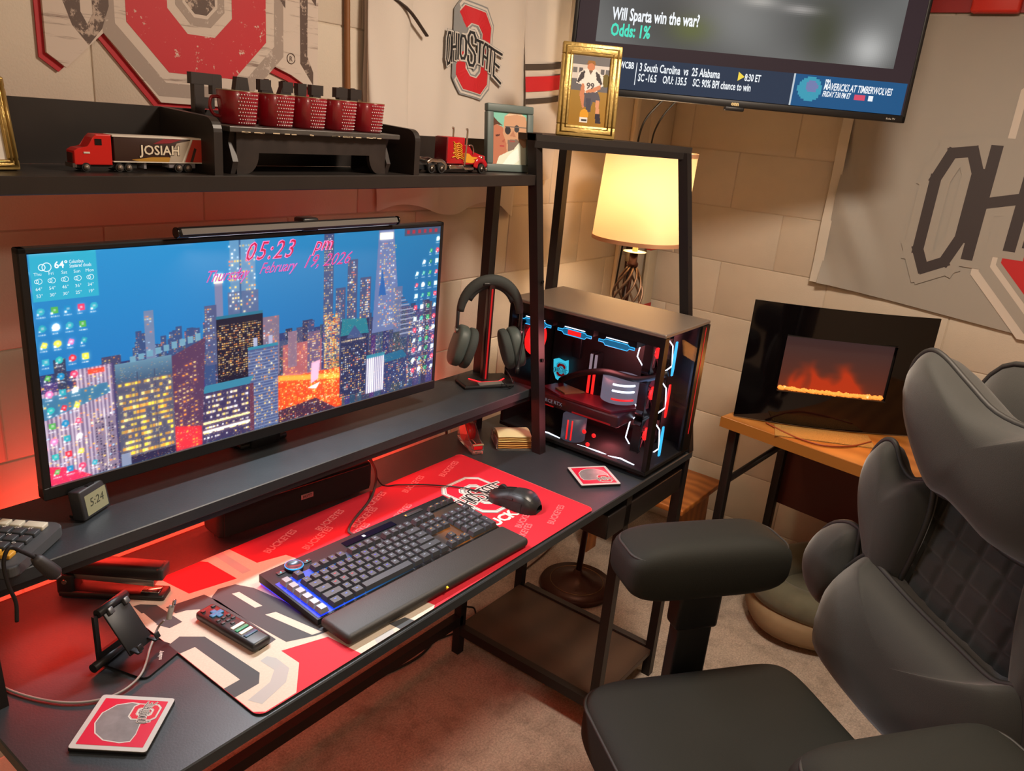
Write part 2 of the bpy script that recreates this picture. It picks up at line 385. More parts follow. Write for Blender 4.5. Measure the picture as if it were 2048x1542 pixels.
# ------------------------------------------------------------------ printed emblem and stroke lettering
LET = {
 'O': [[(0,.2),(0,.8),(.25,1),(.75,1),(1,.8),(1,.2),(.75,0),(.25,0),(0,.2)]],
 'H': [[(0,0),(0,1)],[(1,0),(1,1)],[(0,.5),(1,.5)]], 'I': [[(.5,0),(.5,1)]],
 'S': [[(1,.74),(1,.86),(.75,1),(.25,1),(0,.86),(0,.66),(.25,.56),(.75,.44),(1,.34),(1,.14),(.75,0),(.25,0),(0,.14),(0,.26)]],
 'T': [[(0,1),(1,1)],[(.5,0),(.5,1)]], 'A': [[(0,0),(0,.8),(.25,1),(.75,1),(1,.8),(1,0)],[(0,.42),(1,.42)]],
 'E': [[(1,1),(0,1),(0,0),(1,0)],[(0,.5),(.7,.5)]],
 'F': [[(0,0),(0,1),(1,1),(1,.8)],[(0,.52),(.6,.52)],[(-.2,0),(.3,0)],[(-.2,1),(0,1)]],
 'M': [[(0,0),(0,1),(.5,.35),(1,1),(1,0)],[(-.15,0),(.15,0)],[(.85,0),(1.15,0)],[(-.12,1),(.05,1)],[(.95,1),(1.12,1)]],
 'L': [[(0,1),(0,0),(1,0),(1,.25)],[(-.2,1),(.25,1)],[(-.2,0),(0,0)]], 'Y': [[(0,1),(.5,.45),(1,1)],[(.5,0),(.5,.45)],[(-.15,1),(.2,1)],[(.8,1),(1.15,1)],[(.25,0),(.75,0)]],
 'a': [[(.05,0),(.42,1),(.58,1),(.95,0)],[(.2,.38),(.8,.38)],[(-.1,0),(.22,0)],[(.78,0),(1.1,0)]], 'i': [[(.5,0),(.5,1)],[(.1,0),(.9,0)],[(.1,1),(.9,1)]],
}
def stroke_quads(ch, box, t, warp=None):
    """quads for a block letter inside box=(x0,x1,y0,y1); warp maps (x,y)->(x,y)"""
    x0, x1, y0, y1 = box; out = []
    for pl in LET[ch]:
        P = [Vector((x0+(x1-x0)*p[0], y0+(y1-y0)*p[1])) for p in pl]
        if warp: P = [Vector(warp(p)) for p in P]
        for i in range(len(P)-1):
            a, b = P[i], P[i+1]; d = b-a
            if d.length < 1e-6: continue
            d.normalize(); n = Vector((-d.y, d.x))*t/2; e = d*t*0.42
            out.append([a-e-n, b+e-n, b+e+n, a-e+n])
    return out
WORD = [('O', -.455, .095), ('H', -.335, .09), ('I', -.25, .03), ('O', -.17, .085), ('S', -.045, .10), ('T', .075, .10), ('A', .185, .085), ('T', .29, .10), ('E', .42, .11)]
def octo(a, b, c):
    return [(a, -(b-c)), (a, b-c), (a-c, b), (-(a-c), b), (-a, b-c), (-a, -(b-c)), (-(a-c), -b), (a-c, -b)]
def emblem(mb, T, W, mats, lift=0.0003, base=0.0003, a=.285, b=.36, word=True, fn=None, wback=None):
    """red eight-sided O crossed by a word in block capitals; T places the xy plane; fn(x,y,z)->point bends it on cloth"""
    white, red, black, grey = mats
    def face(poly, z, m):
        p3 = [(p[0]*W, p[1]*W, z) for p in poly]
        if fn: p3 = [fn(*p) for p in p3]
        ar = sum(poly[i][0]*poly[(i+1) % len(poly)][1]-poly[(i+1) % len(poly)][0]*poly[i][1] for i in range(len(poly)))
        if ar < 0: p3 = p3[::-1]
        mb.add(p3, [tuple(range(len(p3)))], m, False, T)
    def ring(o, i, z, m, seg=4):
        for k in range(8):
            for s in range(seg):
                f0, f1 = s/seg, (s+1)/seg; L = lambda A, B, f: (A[0]+(B[0]-A[0])*f, A[1]+(B[1]-A[1])*f)
                o0, o1, i0, i1 = o[k], o[(k+1) % 8], i[k], i[(k+1) % 8]
                face([L(o0, o1, f0), L(o0, o1, f1), L(i0, i1, f1), L(i0, i1, f0)], z, m)
    z = base
    ring(octo(a+.062, b+.062, .145), octo(a-.225, b-.225, .05), z, grey); z += lift
    ring(octo(a+.045, b+.045, .14), octo(a-.205, b-.205, .055), z, white); z += lift
    ring(octo(a+.022, b+.022, .132), octo(a-.178, b-.178, .062), z, grey); z += lift
    ring(octo(a+.010, b+.010, .128), octo(a-.162, b-.162, .066), z, white); z += lift
    ring(octo(a, b, .125), octo(a-.15, b-.15, .07), z, red); z += lift
    if not word: return
    top = lambda x: .115-.20*x*x; bot = lambda x: -.095-.62*x*x
    for (grow, m) in (((.040, grey), (.030, white), (0.0, black)) if wback is None else ((.045, wback), (0.0, black))):
        for ch, cx, w in WORD:
            hi, lo = (.06, .06) if ch == 'S' else (0, 0)
            def warp(p):
                return (p.x, (bot(p.x)-lo) + p.y*(top(p.x)+hi-bot(p.x)+lo))
            for qi, q in enumerate(stroke_quads(ch, (cx-w/2, cx+w/2, 0, 1), .028+grow, warp)):
                face([(p.x, p.y) for p in q], z+lift*.03*qi, m)
        z += lift

# ------------------------------------------------------------------ pictures shown by screens, painted cell by cell
class Canvas:
    def __init__(s, W, H, c): s.W, s.H = W, H; s.a = np.zeros((H, W, 3)); s.a[:] = np.array(c)/255; s.U, s.V = np.meshgrid((np.arange(W)+.5)/W, (np.arange(H)+.5)/H)
    def rect(s, u0, u1, v0, v1, c, k=1.0):
        x0, x1 = sorted((int(round(u0*s.W)), int(round(u1*s.W)))); y0, y1 = sorted((int(round(v0*s.H)), int(round(v1*s.H))))
        x0 = max(0, x0); y0 = max(0, y0); x1 = max(x0+1, x1); y1 = max(y0+1, y1)
        s.a[y0:y1, x0:x1] = s.a[y0:y1, x0:x1]*(1-k) + np.array(c)/255*k
    def mask(s, poly):
        inside = np.zeros((s.H, s.W), bool); n = len(poly)
        for i in range(n):
            (x0, y0), (x1, y1) = poly[i], poly[(i+1) % n]
            if y0 == y1: continue
            c = ((y0 > s.V) != (y1 > s.V)) & (s.U < (x1-x0)*(s.V-y0)/(y1-y0)+x0); inside ^= c
        return inside
    def poly(s, poly, c, k=1.0):
        m = s.mask(poly); s.a[m] = s.a[m]*(1-k) + np.array(c)/255*k
    def disc(s, u, v, r, c, asp=1.0, k=1.0):
        m = ((s.U-u)**2 + ((s.V-v)*asp)**2) < r*r; s.a[m] = s.a[m]*(1-k) + np.array(c)/255*k
    def windows(s, u0, u1, v0, v1, du, dv, p, cols, fill=(.6, .5), slope=0.0):
        nu, nv = max(1, int((u1-u0)/du)), max(1, int((v1-v0)/dv))
        for i in range(nu):
            for j in range(nv):
                if rng.random() < p:
                    u = u0+(i+.2)*du; v = v0+(j+.25)*dv + slope*(u-u0); s.rect(u, u+du*fill[0], v, v+dv*fill[1], cols[rng.integers(len(cols))], .55+.45*rng.random())
    def vgrad(s, u0, u1, v0, v1, c0, c1, k=1.0):
        m = (s.U >= u0) & (s.U < u1) & (s.V >= v0) & (s.V < v1); t = ((s.V[m]-v0)/(v1-v0))[:, None]
        s.a[m] = s.a[m]*(1-k) + (np.array(c0)/255*(1-t)+np.array(c1)/255*t)*k
    def mesh(s, name, w, h, strength=1.0, rough=0.25):
        W, H = s.W, s.H; me = bpy.data.meshes.new(name)
        xs = np.linspace(0, w, W+1); zs = np.linspace(0, h, H+1); X, Z = np.meshgrid(xs, zs)
        co = np.stack([X, np.zeros_like(X), Z], -1).reshape(-1, 3).astype(np.float32)
        i = np.arange(H)[:, None]*(W+1) + np.arange(W)[None, :]
        loops = np.stack([i, i+1, i+W+2, i+W+1], -1).reshape(-1).astype(np.int32); nq = W*H
        me.vertices.add(len(co)); me.vertices.foreach_set('co', co.ravel()); me.loops.add(nq*4); me.loops.foreach_set('vertex_index', loops)
        me.polygons.add(nq); me.polygons.foreach_set('loop_start', np.arange(nq, dtype=np.int32)*4); me.update(calc_edges=True); me.validate()
        c = np.clip(s.a, 0, 1).reshape(-1, 3); c = np.where(c <= .04045, c/12.92, ((c+.055)/1.055)**2.4)
        ca = me.color_attributes.new('pixels', 'FLOAT_COLOR', 'CORNER'); col = np.ones((nq, 4, 4), np.float32); col[:, :, :3] = c[:, None, :]
        ca.data.foreach_set('color', col.ravel())
        key = 'display_%s_%.2f' % (name, strength); m = bpy.data.materials.new(key); m.use_nodes = True; nt = m.node_tree; b = nt.nodes['Principled BSDF']
        at = nt.nodes.new('ShaderNodeAttribute'); at.attribute_name = 'pixels'
        if strength > 0:
            b.inputs['Base Color'].default_value = (.01, .01, .01, 1)
            nt.links.new(at.outputs['Color'], b.inputs['Emission Color']); b.inputs['Emission Strength'].default_value = strength
        else: nt.links.new(at.outputs['Color'], b.inputs['Base Color'])
        b.inputs['Roughness'].default_value = rough; b.inputs['Specular IOR Level'].default_value = 0.12
        m.cycles.emission_sampling = 'NONE'; me.materials.append(m); return me

# ------------------------------------------------------------------ the wide monitor
m_blkpl = mat('black_plastic', '131315', rough=0.45)
m_blkgl = mat('gloss_black', '0b0b0d', rough=0.15, spec=0.6)
m_dkgrey = mat('dark_grey_plastic', '2b2c2f', rough=0.5)
MW, MH = 0.870, 0.392
mon = thing('monitor', 'ultrawide monitor showing a city skyline at night', 'monitor', (0.3486, 0.433, 0.958), rotz=math.atan2(-0.018, 0.87))
fr = MB()
for (c, s) in (((MW/2, 0.008, MH-0.0045), (MW, 0.02, 0.009)), ((MW/2, 0.008, 0.011), (MW, 0.022, 0.022)), ((0.0065, 0.008, MH/2), (0.013, 0.02, MH)), ((MW-0.0055, 0.008, MH/2), (0.011, 0.02, MH))):
    fr.box(c, s, m_blkpl, bevel=0.002, seg=1, smooth=False)
fr.build('bezel', mon)
MB().box((MW/2, 0.022, MH/2), (MW-0.01, 0.016, MH-0.01), m_blkpl, bevel=0.004).build('back_cover', mon)
MB().box((MW/2, -0.0035, 0.0215), (MW-0.02, 0.002, 0.0015), mat('silver_trim', '8b8d92', rough=0.3, metal=0.8)).build('trim_line', mon)
st = MB(); st.box((MW/2, 0.055, 0.10), (0.07, 0.022, 0.30), m_blkpl, bevel=0.006); st.box((MW/2, 0.038, 0.18), (0.1, 0.03, 0.1), m_blkpl, bevel=0.004)
st.box((MW/2, 0.070, -0.0345), (0.11, 0.04, 0.012), m_blkpl, bevel=0.004); st.build('stand', mon)
sw, sh = MW-0.024, MH-0.031
cv = Canvas(780, 332, (30, 105, 185))
cv.vgrad(0, 1, .35, 1.01, (36, 122, 196), (46, 150, 212))
sk = (1.0-.16*np.clip((cv.U-.25)/.75, 0, 1))[:, :, None]; cv.a *= sk
WARM = [(255, 214, 120), (255, 190, 90), (255, 236, 190), (255, 150, 70)]; MIX = WARM + [(255, 255, 255), (180, 220, 255), (255, 120, 90)]
cv.vgrad(0, 1, 0, .5, (70, 52, 92), (52, 66, 118))
for k in range(120):
    u = rng.random(); h = .36+.2*rng.random(); wd = .012+.025*rng.random(); c = np.array((64, 66, 108))+rng.integers(-16, 22, 3)
    cv.rect(u, u+wd, 0, h, c); cv.windows(u, u+wd, .05, h, .0042, .010, .33, MIX, (.5, .45))
for k in range(40):   # far towers on the left
    u = .16+.19*rng.random(); h = .54+.09*rng.random(); cv.rect(u, u+.012, .3, h, (62, 84, 134)); cv.windows(u, u+.012, .4, h, .0042, .01, .45, MIX, (.5, .5))
cv.rect(.192, .211, .45, .714, (120, 138, 176)); cv.windows(.192, .211, .5, .71, .005, .012, .35, MIX)
cv.vgrad(.378, .438, .0, 1.01, (104, 112, 150), (104, 160, 204)); cv.rect(.372, .445, .3, .75, (92, 112, 156)); cv.rect(.40, .404, .3, 1, (60, 100, 150)); cv.windows(.374, .443, .35, .99, .0066, .018, .34, MIX)
cv.rect(.342, .36, .5, .80, (132, 134, 172)); cv.rect(.341, .361, .80, .845, (255, 232, 190)); cv.rect(.345, .357, .812, .83, (240, 170, 90)); cv.rect(.318, .345, .4, .70, (84, 92, 136)); cv.windows(.318, .345, .4, .7, .0055, .012, .4, MIX)
for u, t, wd in ((.619, 1.0, .028), (.69, .85, .03), (.655, .70, .03), (.73, .74, .034)):
    cv.rect(u, u+wd, .3, t, (72, 84, 128)); cv.windows(u, u+wd, .35, t, .0052, .014, .5, MIX)
cv.poly([(.785, 1.0), (.834, 1.0), (.87, .40), (.772, .40)], (112, 128, 178)); cv.windows(.79, .85, .42, .93, .0062, .013, .38, MIX); cv.rect(.789, .832, .945, .985, (240, 228, 196)); cv.poly([(.80, .78), (.815, .62), (.79, .62)], (40, 104, 180))
cv.rect(.845, .872, .38, .66, (104, 118, 160)); cv.windows(.845, .872, .4, .65, .0055, .012, .3, MIX)
for j in range(18):
    v = .34+j*.015; e = .915-max(0, (v-.497))*.42
    cv.rect(.868, e, v, v+.011, (150, 158, 190) if j % 2 else (84, 92, 132))
cv.rect(.915, .96, .2, .44, (76, 84, 128)); cv.windows(.9, 1.0, .05, .44, .006, .014, .4, MIX)
cv.rect(.343, .455, .30, .628, (30, 24, 48)); cv.windows(.345, .453, .33, .60, .0046, .0115, .62, WARM, (.7, .5)); cv.rect(.343, .455, .622, .64, (44, 120, 150))
cv.rect(.455, .497, .28, .60, (134, 116, 140)); cv.windows(.455, .497, .3, .6, .006, .013, .25, MIX)
cv.rect(.507, .615, .17, .43, (172, 96, 104)); cv.windows(.507, .615, .18, .42, .0055, .012, .30, WARM); cv.rect(.52, .545, .3, .5, (150, 118, 140)); cv.rect(.575, .612, .25, .48, (112, 92, 130)); cv.windows(.575, .612, .26, .47, .006, .013, .5, WARM)
cv.poly([(.48, .0), (.68, .0), (.675, .24), (.49, .25)], (200, 62, 34)); cv.windows(.485, .675, .01, .25, .0045, .011, .55, [(255, 170, 60), (255, 90, 30), (255, 220, 130), (250, 60, 30)], (.7, .6))
cv.poly([(.49, .24), (.68, .17), (.68, .2), (.49, .27)], (255, 120, 50)); cv.windows(.622, .668, .15, .56, .0046, .010, .72, [(255, 180, 70), (255, 120, 40), (255, 226, 140)], (.8, .6))
cv.poly([(.40, .0), (.66, .0), (.60, .09), (.44, .06)], (74, 44, 70)); cv.windows(.49, .64, .0, .10, .006, .012, .35, MIX)
cv.poly([(.586, .30), (.612, .31), (.606, .2), (.584, .18)], (206, 158, 190)); cv.poly([(.575, .16), (.612, .18), (.60, .145)], (240, 236, 240))
cv.rect(.672, .762, .05, .50, (44, 50, 92)); cv.poly([(.672, .42), (.762, .41), (.752, .50), (.676, .52)], (40, 130, 150)); cv.poly([(.69, .40), (.745, .39), (.715, .47)], (70, 90, 140)); cv.windows(.674, .76, .375, .40, .006, .02, .95, [(255, 226, 170)]); cv.windows(.674, .76, .03, .36, .0062, .014, .5, MIX)
cv.rect(.757, .818, .03, .25, (120, 120, 160)); cv.rect(.757, .818, .25, .272, (56, 140, 168))
for k in range(9): cv.rect(.759+k*.0066, .762+k*.0066, .03, .25, (226, 226, 240))
cv.rect(.82, .90, .05, .2, (54, 66, 116)); cv.poly([(.82, .2), (.90, .21), (.88, .26), (.815, .25)], (40, 110, 150)); cv.windows(.82, .91, .0, .2, .006, .013, .35, MIX)
for u0 in (.417, .455):     # round towers
    cv.rect(u0, u0+.038, .0, .45, (84, 98, 146)); cv.rect(u0+.014, u0+.024, .45, .50, (170, 176, 210)); cv.rect(u0, u0+.038, .44, .455, (50, 140, 170))
    for j in range(26): cv.rect(u0, u0+.038, .01+j*.0165, .016+j*.0165, (150, 166, 204), .6)
    cv.windows(u0, u0+.038, .01, .44, .006, .0165, .3, WARM)
cv.rect(.303, .419, .0, .262, (66, 56, 98)); cv.poly([(.303, .262), (.419, .262), (.43, .30), (.314, .30)], (62, 140, 172))
for j in range(9): cv.windows(.305, .417, .015+j*.027, .036+j*.027, .0044, .02, .75 if j % 2 else .45, [(255, 240, 190), (255, 214, 110), (255, 255, 255)], (.9, .55))
cv.rect(.303, .419, .055, .066, (255, 244, 200)); cv.rect(.303, .419, .10, .108, (255, 226, 150))
cv.rect(.419, .43, .0, .262, (110, 60, 86))
cv.poly([(.241, .48), (.318, .545), (.303, .0), (.243, .0)], (96, 62, 96)); cv.windows(.245, .30, .05, .44, .0085, .022, .5, [(255, 190, 80), (255, 150, 60), (250, 220, 140)], (.6, .35), slope=.5)
cv.poly([(.243, .0), (.303, .0), (.303, .10), (.243, .13)], (196, 44, 60)); cv.windows(.245, .30, .0, .10, .007, .016, .4, [(255, 160, 60), (255, 90, 60)])
cv.rect(.131, .243, .0, .47, (92, 92, 118)); cv.vgrad(.131, .243, .40, .49, (70, 96, 128), (110, 150, 176))
for j in range(13): cv.windows(.134, .242, .04+j*.028, .062+j*.028, .0062, .022, (.86, .6, .8, .45)[j % 4], [(255, 214, 70), (255, 196, 60), (255, 232, 140), (220, 150, 60)], (.92, .62))
cv.rect(.131, .243, .0, .035, (50, 44, 80)); cv.rect(.172, .1735, .04, .44, (70, 70, 100)); cv.rect(.206, .2075, .04, .44, (70, 70, 100)); cv.rect(.131, .15, .0, .06, (150, 160, 190))
for k in range(9): cv.rect(.16+k*.017, .172+k*.017, .488+k*.006, .515+k*.007, (120, 170, 196))
for u0, t in ((.06, .50), (.0, .42)):
    cv.rect(u0, u0+.065, .0, t, (120, 104, 140))
    for k in range(9): cv.rect(u0+k*.0072, u0+.0036+k*.0072, .0, t, (188, 172, 196))
cv.poly([(.0, .30), (.12, .37), (.115, .42), (.0, .40)], (70, 130, 170)); cv.rect(.085, .125, .0, .26, (146, 128, 156)); cv.windows(.0, .13, .0, .48, .006, .014, .22, MIX)
cv.windows(.086, .124, .0, .26, .006, .013, .6, [(60, 52, 84)], (.5, .6)); cv.rect(.105, .107, .02, .3, (236, 240, 250))
cv.poly([(.0, .0), (.075, .0), (.03, .07), (.0, .09)], (206, 40, 82)); cv.rect(.082, .112, .47, .49, (236, 60, 50))
for k in range(4200):
    u, v = rng.random(), .56*rng.random()**1.15
    y_, x_ = int(v*cv.H), int(u*cv.W)
    if cv.a[y_, x_, 2] < .66: cv.a[y_, x_] = cv.a[y_, x_]*.35+np.array(MIX[rng.integers(len(MIX))])/255*.65
cv.rect(.002, .113, .808, 1.0, (52, 182, 214))
icol = [(60, 190, 210), (52, 200, 200), (50, 180, 200), (226, 56, 96), (240, 200, 70), (90, 190, 90), (214, 40, 60), (250, 250, 250), (60, 190, 214), (236, 110, 170), (34, 150, 210), (246, 206, 60)]
def icon(u, v, c, lab=True):
    r = rng.integers(3)
    if r == 0: cv.disc(u, v, .0064, c, .43)
    elif r == 1: cv.rect(u-.0058, u+.0058, v-.0136, v+.0136, c)
    else: cv.poly([(u-.006, v-.008), (u-.002, v+.014), (u+.006, v+.008), (u+.003, v-.013)], c)
    cv.rect(u-.0022, u+.0026, v-.004, v+.006, [min(255, int(x*.45+130)) for x in c]); cv.rect(u-.0062, u-.003, v-.0145, v-.008, (235, 242, 250))
    for q in range(int(4+rng.integers(4))): cv.rect(u-.007+q*.0021, u-.0057+q*.0021, v-.0285, v-.0225, (232, 238, 250), .8)
k = 0
for r, n in enumerate((5, 4, 4, 4, 3, 3, 3, 3, 3, 3, 4)):
    for q in range(n): icon(.0125+q*.0225, .766-r*.0708, icol[(k*5+r) % 12]); k += 1
for r, v in enumerate((.926, .856, .79, .722, .65, .584, .51, .438, .366, .30, .238, .172, .105)):
    n = min(4, r+1)
    for q in range(n): icon(.9935-q*.0238, v, [(200, 236, 236), (70, 200, 190), (60, 190, 120), (226, 60, 90), (230, 230, 236), (40, 150, 110)][(r*3+q*5) % 6])
cv.rect(.87, 1.0, .955, 1.0, (74, 84, 112), .9)
for q in range(6): cv.rect(.878+q*.02, .888+q*.02, .966, .988, (170, 50, 70))
lum = cv.a.mean(-1, keepdims=True); br = cv.a*np.clip((cv.a[:, :, :1]-.62)*2, 0, 1); acc = np.zeros_like(br)
for rad in (2, 5):
    b2 = br.copy()
    for axis in (0, 1): b2 = sum(np.roll(b2, k, axis) for k in range(-rad, rad+1))/(2*rad+1)
    acc += b2
sf = (cv.a*2+np.roll(cv.a, 1, 0)+np.roll(cv.a, 1, 1)+np.roll(cv.a, -1, 1))/5
cv.a = np.clip(sf*.97+acc*.5*np.array((1.0, .86, .7)), 0, 1)
scr = link('screen', cv.mesh('monitor_screen', sw, sh, 1.05), mon, (0.012, -0.0021, 0.0225))
def on_screen(s, u, v, size, col, st=1.1, bold=0.0, shear=0.0, dz=0.0006, u1=None, align='LEFT', sp=1.0, n='screen_text'):
    o = text(n, s, size, glow('px_'+col, col, st), scr, (u*sw, -dz, v*sh), (PI/2, 0, 0), bold=bold, shear=shear, align=align, spacing=sp)
    if u1: o.scale = ((u1-u)*sw/max(q.co.x for q in o.data.vertices), 1, 1)
    o['kind'] = 'stuff'; return o
for dz, col, b in ((.0005, 'ff8fd0', .0011), (.0009, 'd8184e', -.0004)):
    on_screen('05:23', .410, .897, .046, col, 1.0, b, .5, dz, .541, sp=1.2); on_screen('pm', .588, .918, .036, col, 1.0, b, .5, dz, .645)
for dz, col, b in ((.0005, 'd277d8', .0003), (.0008, 'e0306e', -.0005)):
    on_screen('Thursday', .318, .812, .028, col, 1.0, b, .7, dz, .425); on_screen('February', .446, .826, .028, col, 1.0, b, .7, dz, .546); on_screen('19, 2026', .556, .832, .034, col, 1.0, b, .6, dz, .702)
on_screen('64\u00b0', .041, .938, .014, 'f4fbff', 1.1, .0003); on_screen('Columbus', .066, .953, .0075, 'f4fbff', 1.1, u1=.09); on_screen('Scattered clouds', .066, .936, .0075, 'f4fbff', 1.1, u1=.103)
for q, (hi, lo, dn) in enumerate((('64', '53', 'Thu'), ('54', '30', 'Fri'), ('46', '30', 'Sat'), ('36', '25', 'Sun'), ('34', '19', 'Mon'))):
    u = .0135+q*.0215
    for s, v in ((dn, .913), (hi+'\u00b0', .853), (lo+'\u00b0', .825)): on_screen(s, u, v, .0068, 'e8fbff', 1.0, align='CENTER')
    cl = MB(); g = glow('px_e8fbff', 'e8fbff', 1.0)
    for (du, rr) in ((-.0022, .0028), (.0015, .0038)): cl.tube([(du+rr*math.cos(a*PI/6), 0, rr*math.sin(a*PI/6)) for a in range(12)], .0004, g, n=4, closed=True)
    cl.build('weather_icon', scr, (u*sw, -.0006, .890*sh))
cl = MB()
for (du, rr) in ((-.004, .0045), (.0025, .0062)): cl.tube([(du+rr*math.cos(a*PI/8), 0, rr*math.sin(a*PI/8)) for a in range(16)], .0006, glow('px_e8fbff', 'e8fbff', 1.0), n=4, closed=True)
cl.build('weather_icon', scr, (.026*sw, -.0006, .945*sh))
# light bar clipped to the monitor's top edge
lb = thing('monitor_light_bar', 'slim black light bar clipped on top of the monitor', 'lamp', (0.82, 0.407, 1.362), rotz=math.atan2(-0.018, 0.87))
MB().box((0, 0.004, 0), (0.48, 0.016, 0.017), m_blkpl, bevel=0.006, seg=3).build('housing', lb)
MB().box((0, -0.0045, 0.002), (0.472, 0.002, 0.010), mat('bar_face', '56504a', rough=0.6), R=(-.5, 0, 0)).build('face_strip', lb)
for sx in (-1, 1): MB().cyl((sx*0.24, 0.003, 0), (sx*0.243, 0.003, 0), 0.009, m_blkgl, n=16).build('end_cap', lb)
MB().box((0.02, 0.012, 0.002), (0.036, 0.03, 0.024), m_blkpl, bevel=0.004).build('clip', lb); MB().box((0.02, 0.032, -0.02), (0.03, 0.018, 0.04), m_blkpl, bevel=0.004).build('counterweight', lb)
MB().box((0, 0.006, -0.0085), (0.44, 0.005, 0.001), glow('bar_led', 'f4f2ff', 1.5)).build('diffuser', lb)
text('maker_mark', 'Quntis', 0.008, mat('mark_pale', 'd8d4cc', rough=0.5), lb, (-0.215, -0.0066, -0.0005), (PI/2-.5, 0, 0), bold=.0002)
text('maker_mark', 'ScreenLinear', 0.005, mat('mark_pale'), lb, (0.19, -0.0066, 0.0), (PI/2-.5, 0, 0))
light('light_bar_light', 'AREA', (0.82, 0.398, 1.349), 4.0, (0.96, 0.97, 1.0), aim=(0.80, 0.05, 0.75), shape='RECTANGLE', size=0.45, size_y=0.02, spread=2.3)
# ------------------------------------------------------------------ things on the desktop
ZD = 0.7502
m_red = mat('print_red', 'c4122f', rough=0.6); m_white = mat('print_white', 'd9d3cb', rough=0.6); m_black = mat('print_black', '232427', rough=0.6); m_grey = mat('print_grey', '8f9294', rough=0.6)
m_cream = mat('print_cream', 'c6b9a9', rough=0.7, noise=(300, .05)); m_char = mat('print_charcoal', '3d4043', rough=0.7)
# desk mat
ZM = 0.0032
dm = thing('desk_mat', 'large red, cream and charcoal printed desk mat under the keyboard', 'desk mat', (0, 0, ZD))
def rrect(x0, x1, y0, y1, r, n=6):
    out = []
    for cx, cy, a0 in ((x1-r, y0+r, -PI/2), (x1-r, y1-r, 0), (x0+r, y1-r, PI/2), (x0+r, y0+r, PI)):
        out += [(cx+r*math.cos(a0+PI/2*k/n), cy+r*math.sin(a0+PI/2*k/n)) for k in range(n+1)]
    return out
MX0, MX1, MY0, MY1 = 0.427, 1.332, 0.006, 0.414
mrect = rrect(MX0, MX1, MY0, MY1, 0.016)
MB().prism(mrect, 0, ZM, mat('rubber', '0e0e0f', rough=0.8)).build('rubber_base', dm)
pr_ = MB(); m_matred = mat('mat_red', 'c2152a', rough=0.72, bump=(900, .15)); m_tone = mat('mat_tone', 'e06066', rough=0.75)
m_edge_s = mat('mat_stitch', 'd8454c', rough=0.8)
pr_.flat(mrect, ZM+.0001, m_matred)
def mp(poly, m, k): pr_.flat(poly, ZM+.0001+.00012*k, m)
mp([(.427, .404), (.43, .414), (.505, .414), (.515, .406), (.525, .337), (.609, .32), (.604, .403), (.595, .4145), (.657, .4145), (.665, .339), (.72, .325), (.80, .012), (.791, .006), (.62, .006), (.618, .021), (.612, .076), (.538, .101), (.539, .058), (.494, .008), (.44, .008), (.428, .02)], m_cream, 1)
mp([(.625, .4145), (.641, .4145), (.642, .325), (.625, .326)], mat('mat_grey', 'a8a6a4', rough=.7), 2)
mp([(.501, .104), (.515, .106), (.522, .092), (.521, .059), (.498, .037), (.446, .024), (.437, .045), (.482, .054), (.503, .072)], MATS['mat_grey'], 2)
mp([(.4275, .236), (.45, .243), (.477, .215), (.484, .082), (.469, .063), (.4275, .063)], m_char, 2); mp([(.4275, .205), (.452, .203), (.455, .09), (.4275, .09)], m_cream, 3)
mp([(.544, .3), (.567, .315), (.596, .307), (.612, .275), (.64, .112), (.63, .085), (.60, .092), (.557, .113), (.549, .197), (.543, .284)], m_char, 2)
mp([(.575, .286), (.587, .282), (.59, .22), (.578, .224)], m_cream, 3); mp([(.578, .196), (.595, .19), (.613, .093), (.597, .098)], m_cream, 3)
mp([(.442, .368), (.453, .365), (.47, .345), (.474, .274), (.451, .273), (.44, .30)], m_char, 2); mp([(.436, .341), (.444, .339), (.443, .297), (.428, .291)], m_cream, 3)
mp([(.477, .328), (.541, .317), (.547, .285), (.55, .13), (.515, .125), (.512, .285), (.496, .297), (.479, .302)], m_char, 2)
mp([(.66, .018), (.70, .018), (.695, .006), (.655, .006)], MATS['mat_grey'], 2); mp([(.705, .03), (.737, .024), (.742, .006), (.708, .006)], m_char, 2); mp([(.735, .10), (.70, .12), (.69, .30), (.74, .25)], m_char, 2)
pr_.build('print', dm)
for (x, y) in [(0.70+.125*i+(.06 if j % 2 else 0), .03+.040*j) for i in range(6) for j in range(9)]:
    if x < .70 or x > 1.20 or y > .365 or (1.0 < x < 1.24 and .08 < y < .33): continue
    if x < .80 and y < .30: continue
    text('tone_lettering', 'BUCKEYES', .021, m_tone, dm, (x, y, ZM+.0004), (0, 0, math.radians(19)), bold=.0006)
em = MB(); emblem(em, Matrix.Translation((1.195, .232, ZM+.0003)) @ Matrix.Rotation(math.radians(0), 4, 'Z'), .165, (m_white, m_red, m_black, m_grey), lift=.00012, base=.0002, a=.34, b=.45); em.build('emblem', dm)
text('lettering', 'BUCKEYES', .038, m_white, dm, (1.083, .112, ZM+.0006), (0, 0, 0), bold=.0016)
stp = MB()
for i in range(len(mrect)):
    a, b = Vector((*mrect[i], ZM)), Vector((*mrect[(i+1) % len(mrect)], ZM)); 
    if a.x > .80 and b.x > .80: stp.tube([a, b], .0011, m_edge_s, n=5)
stp.build('stitched_edge', dm)

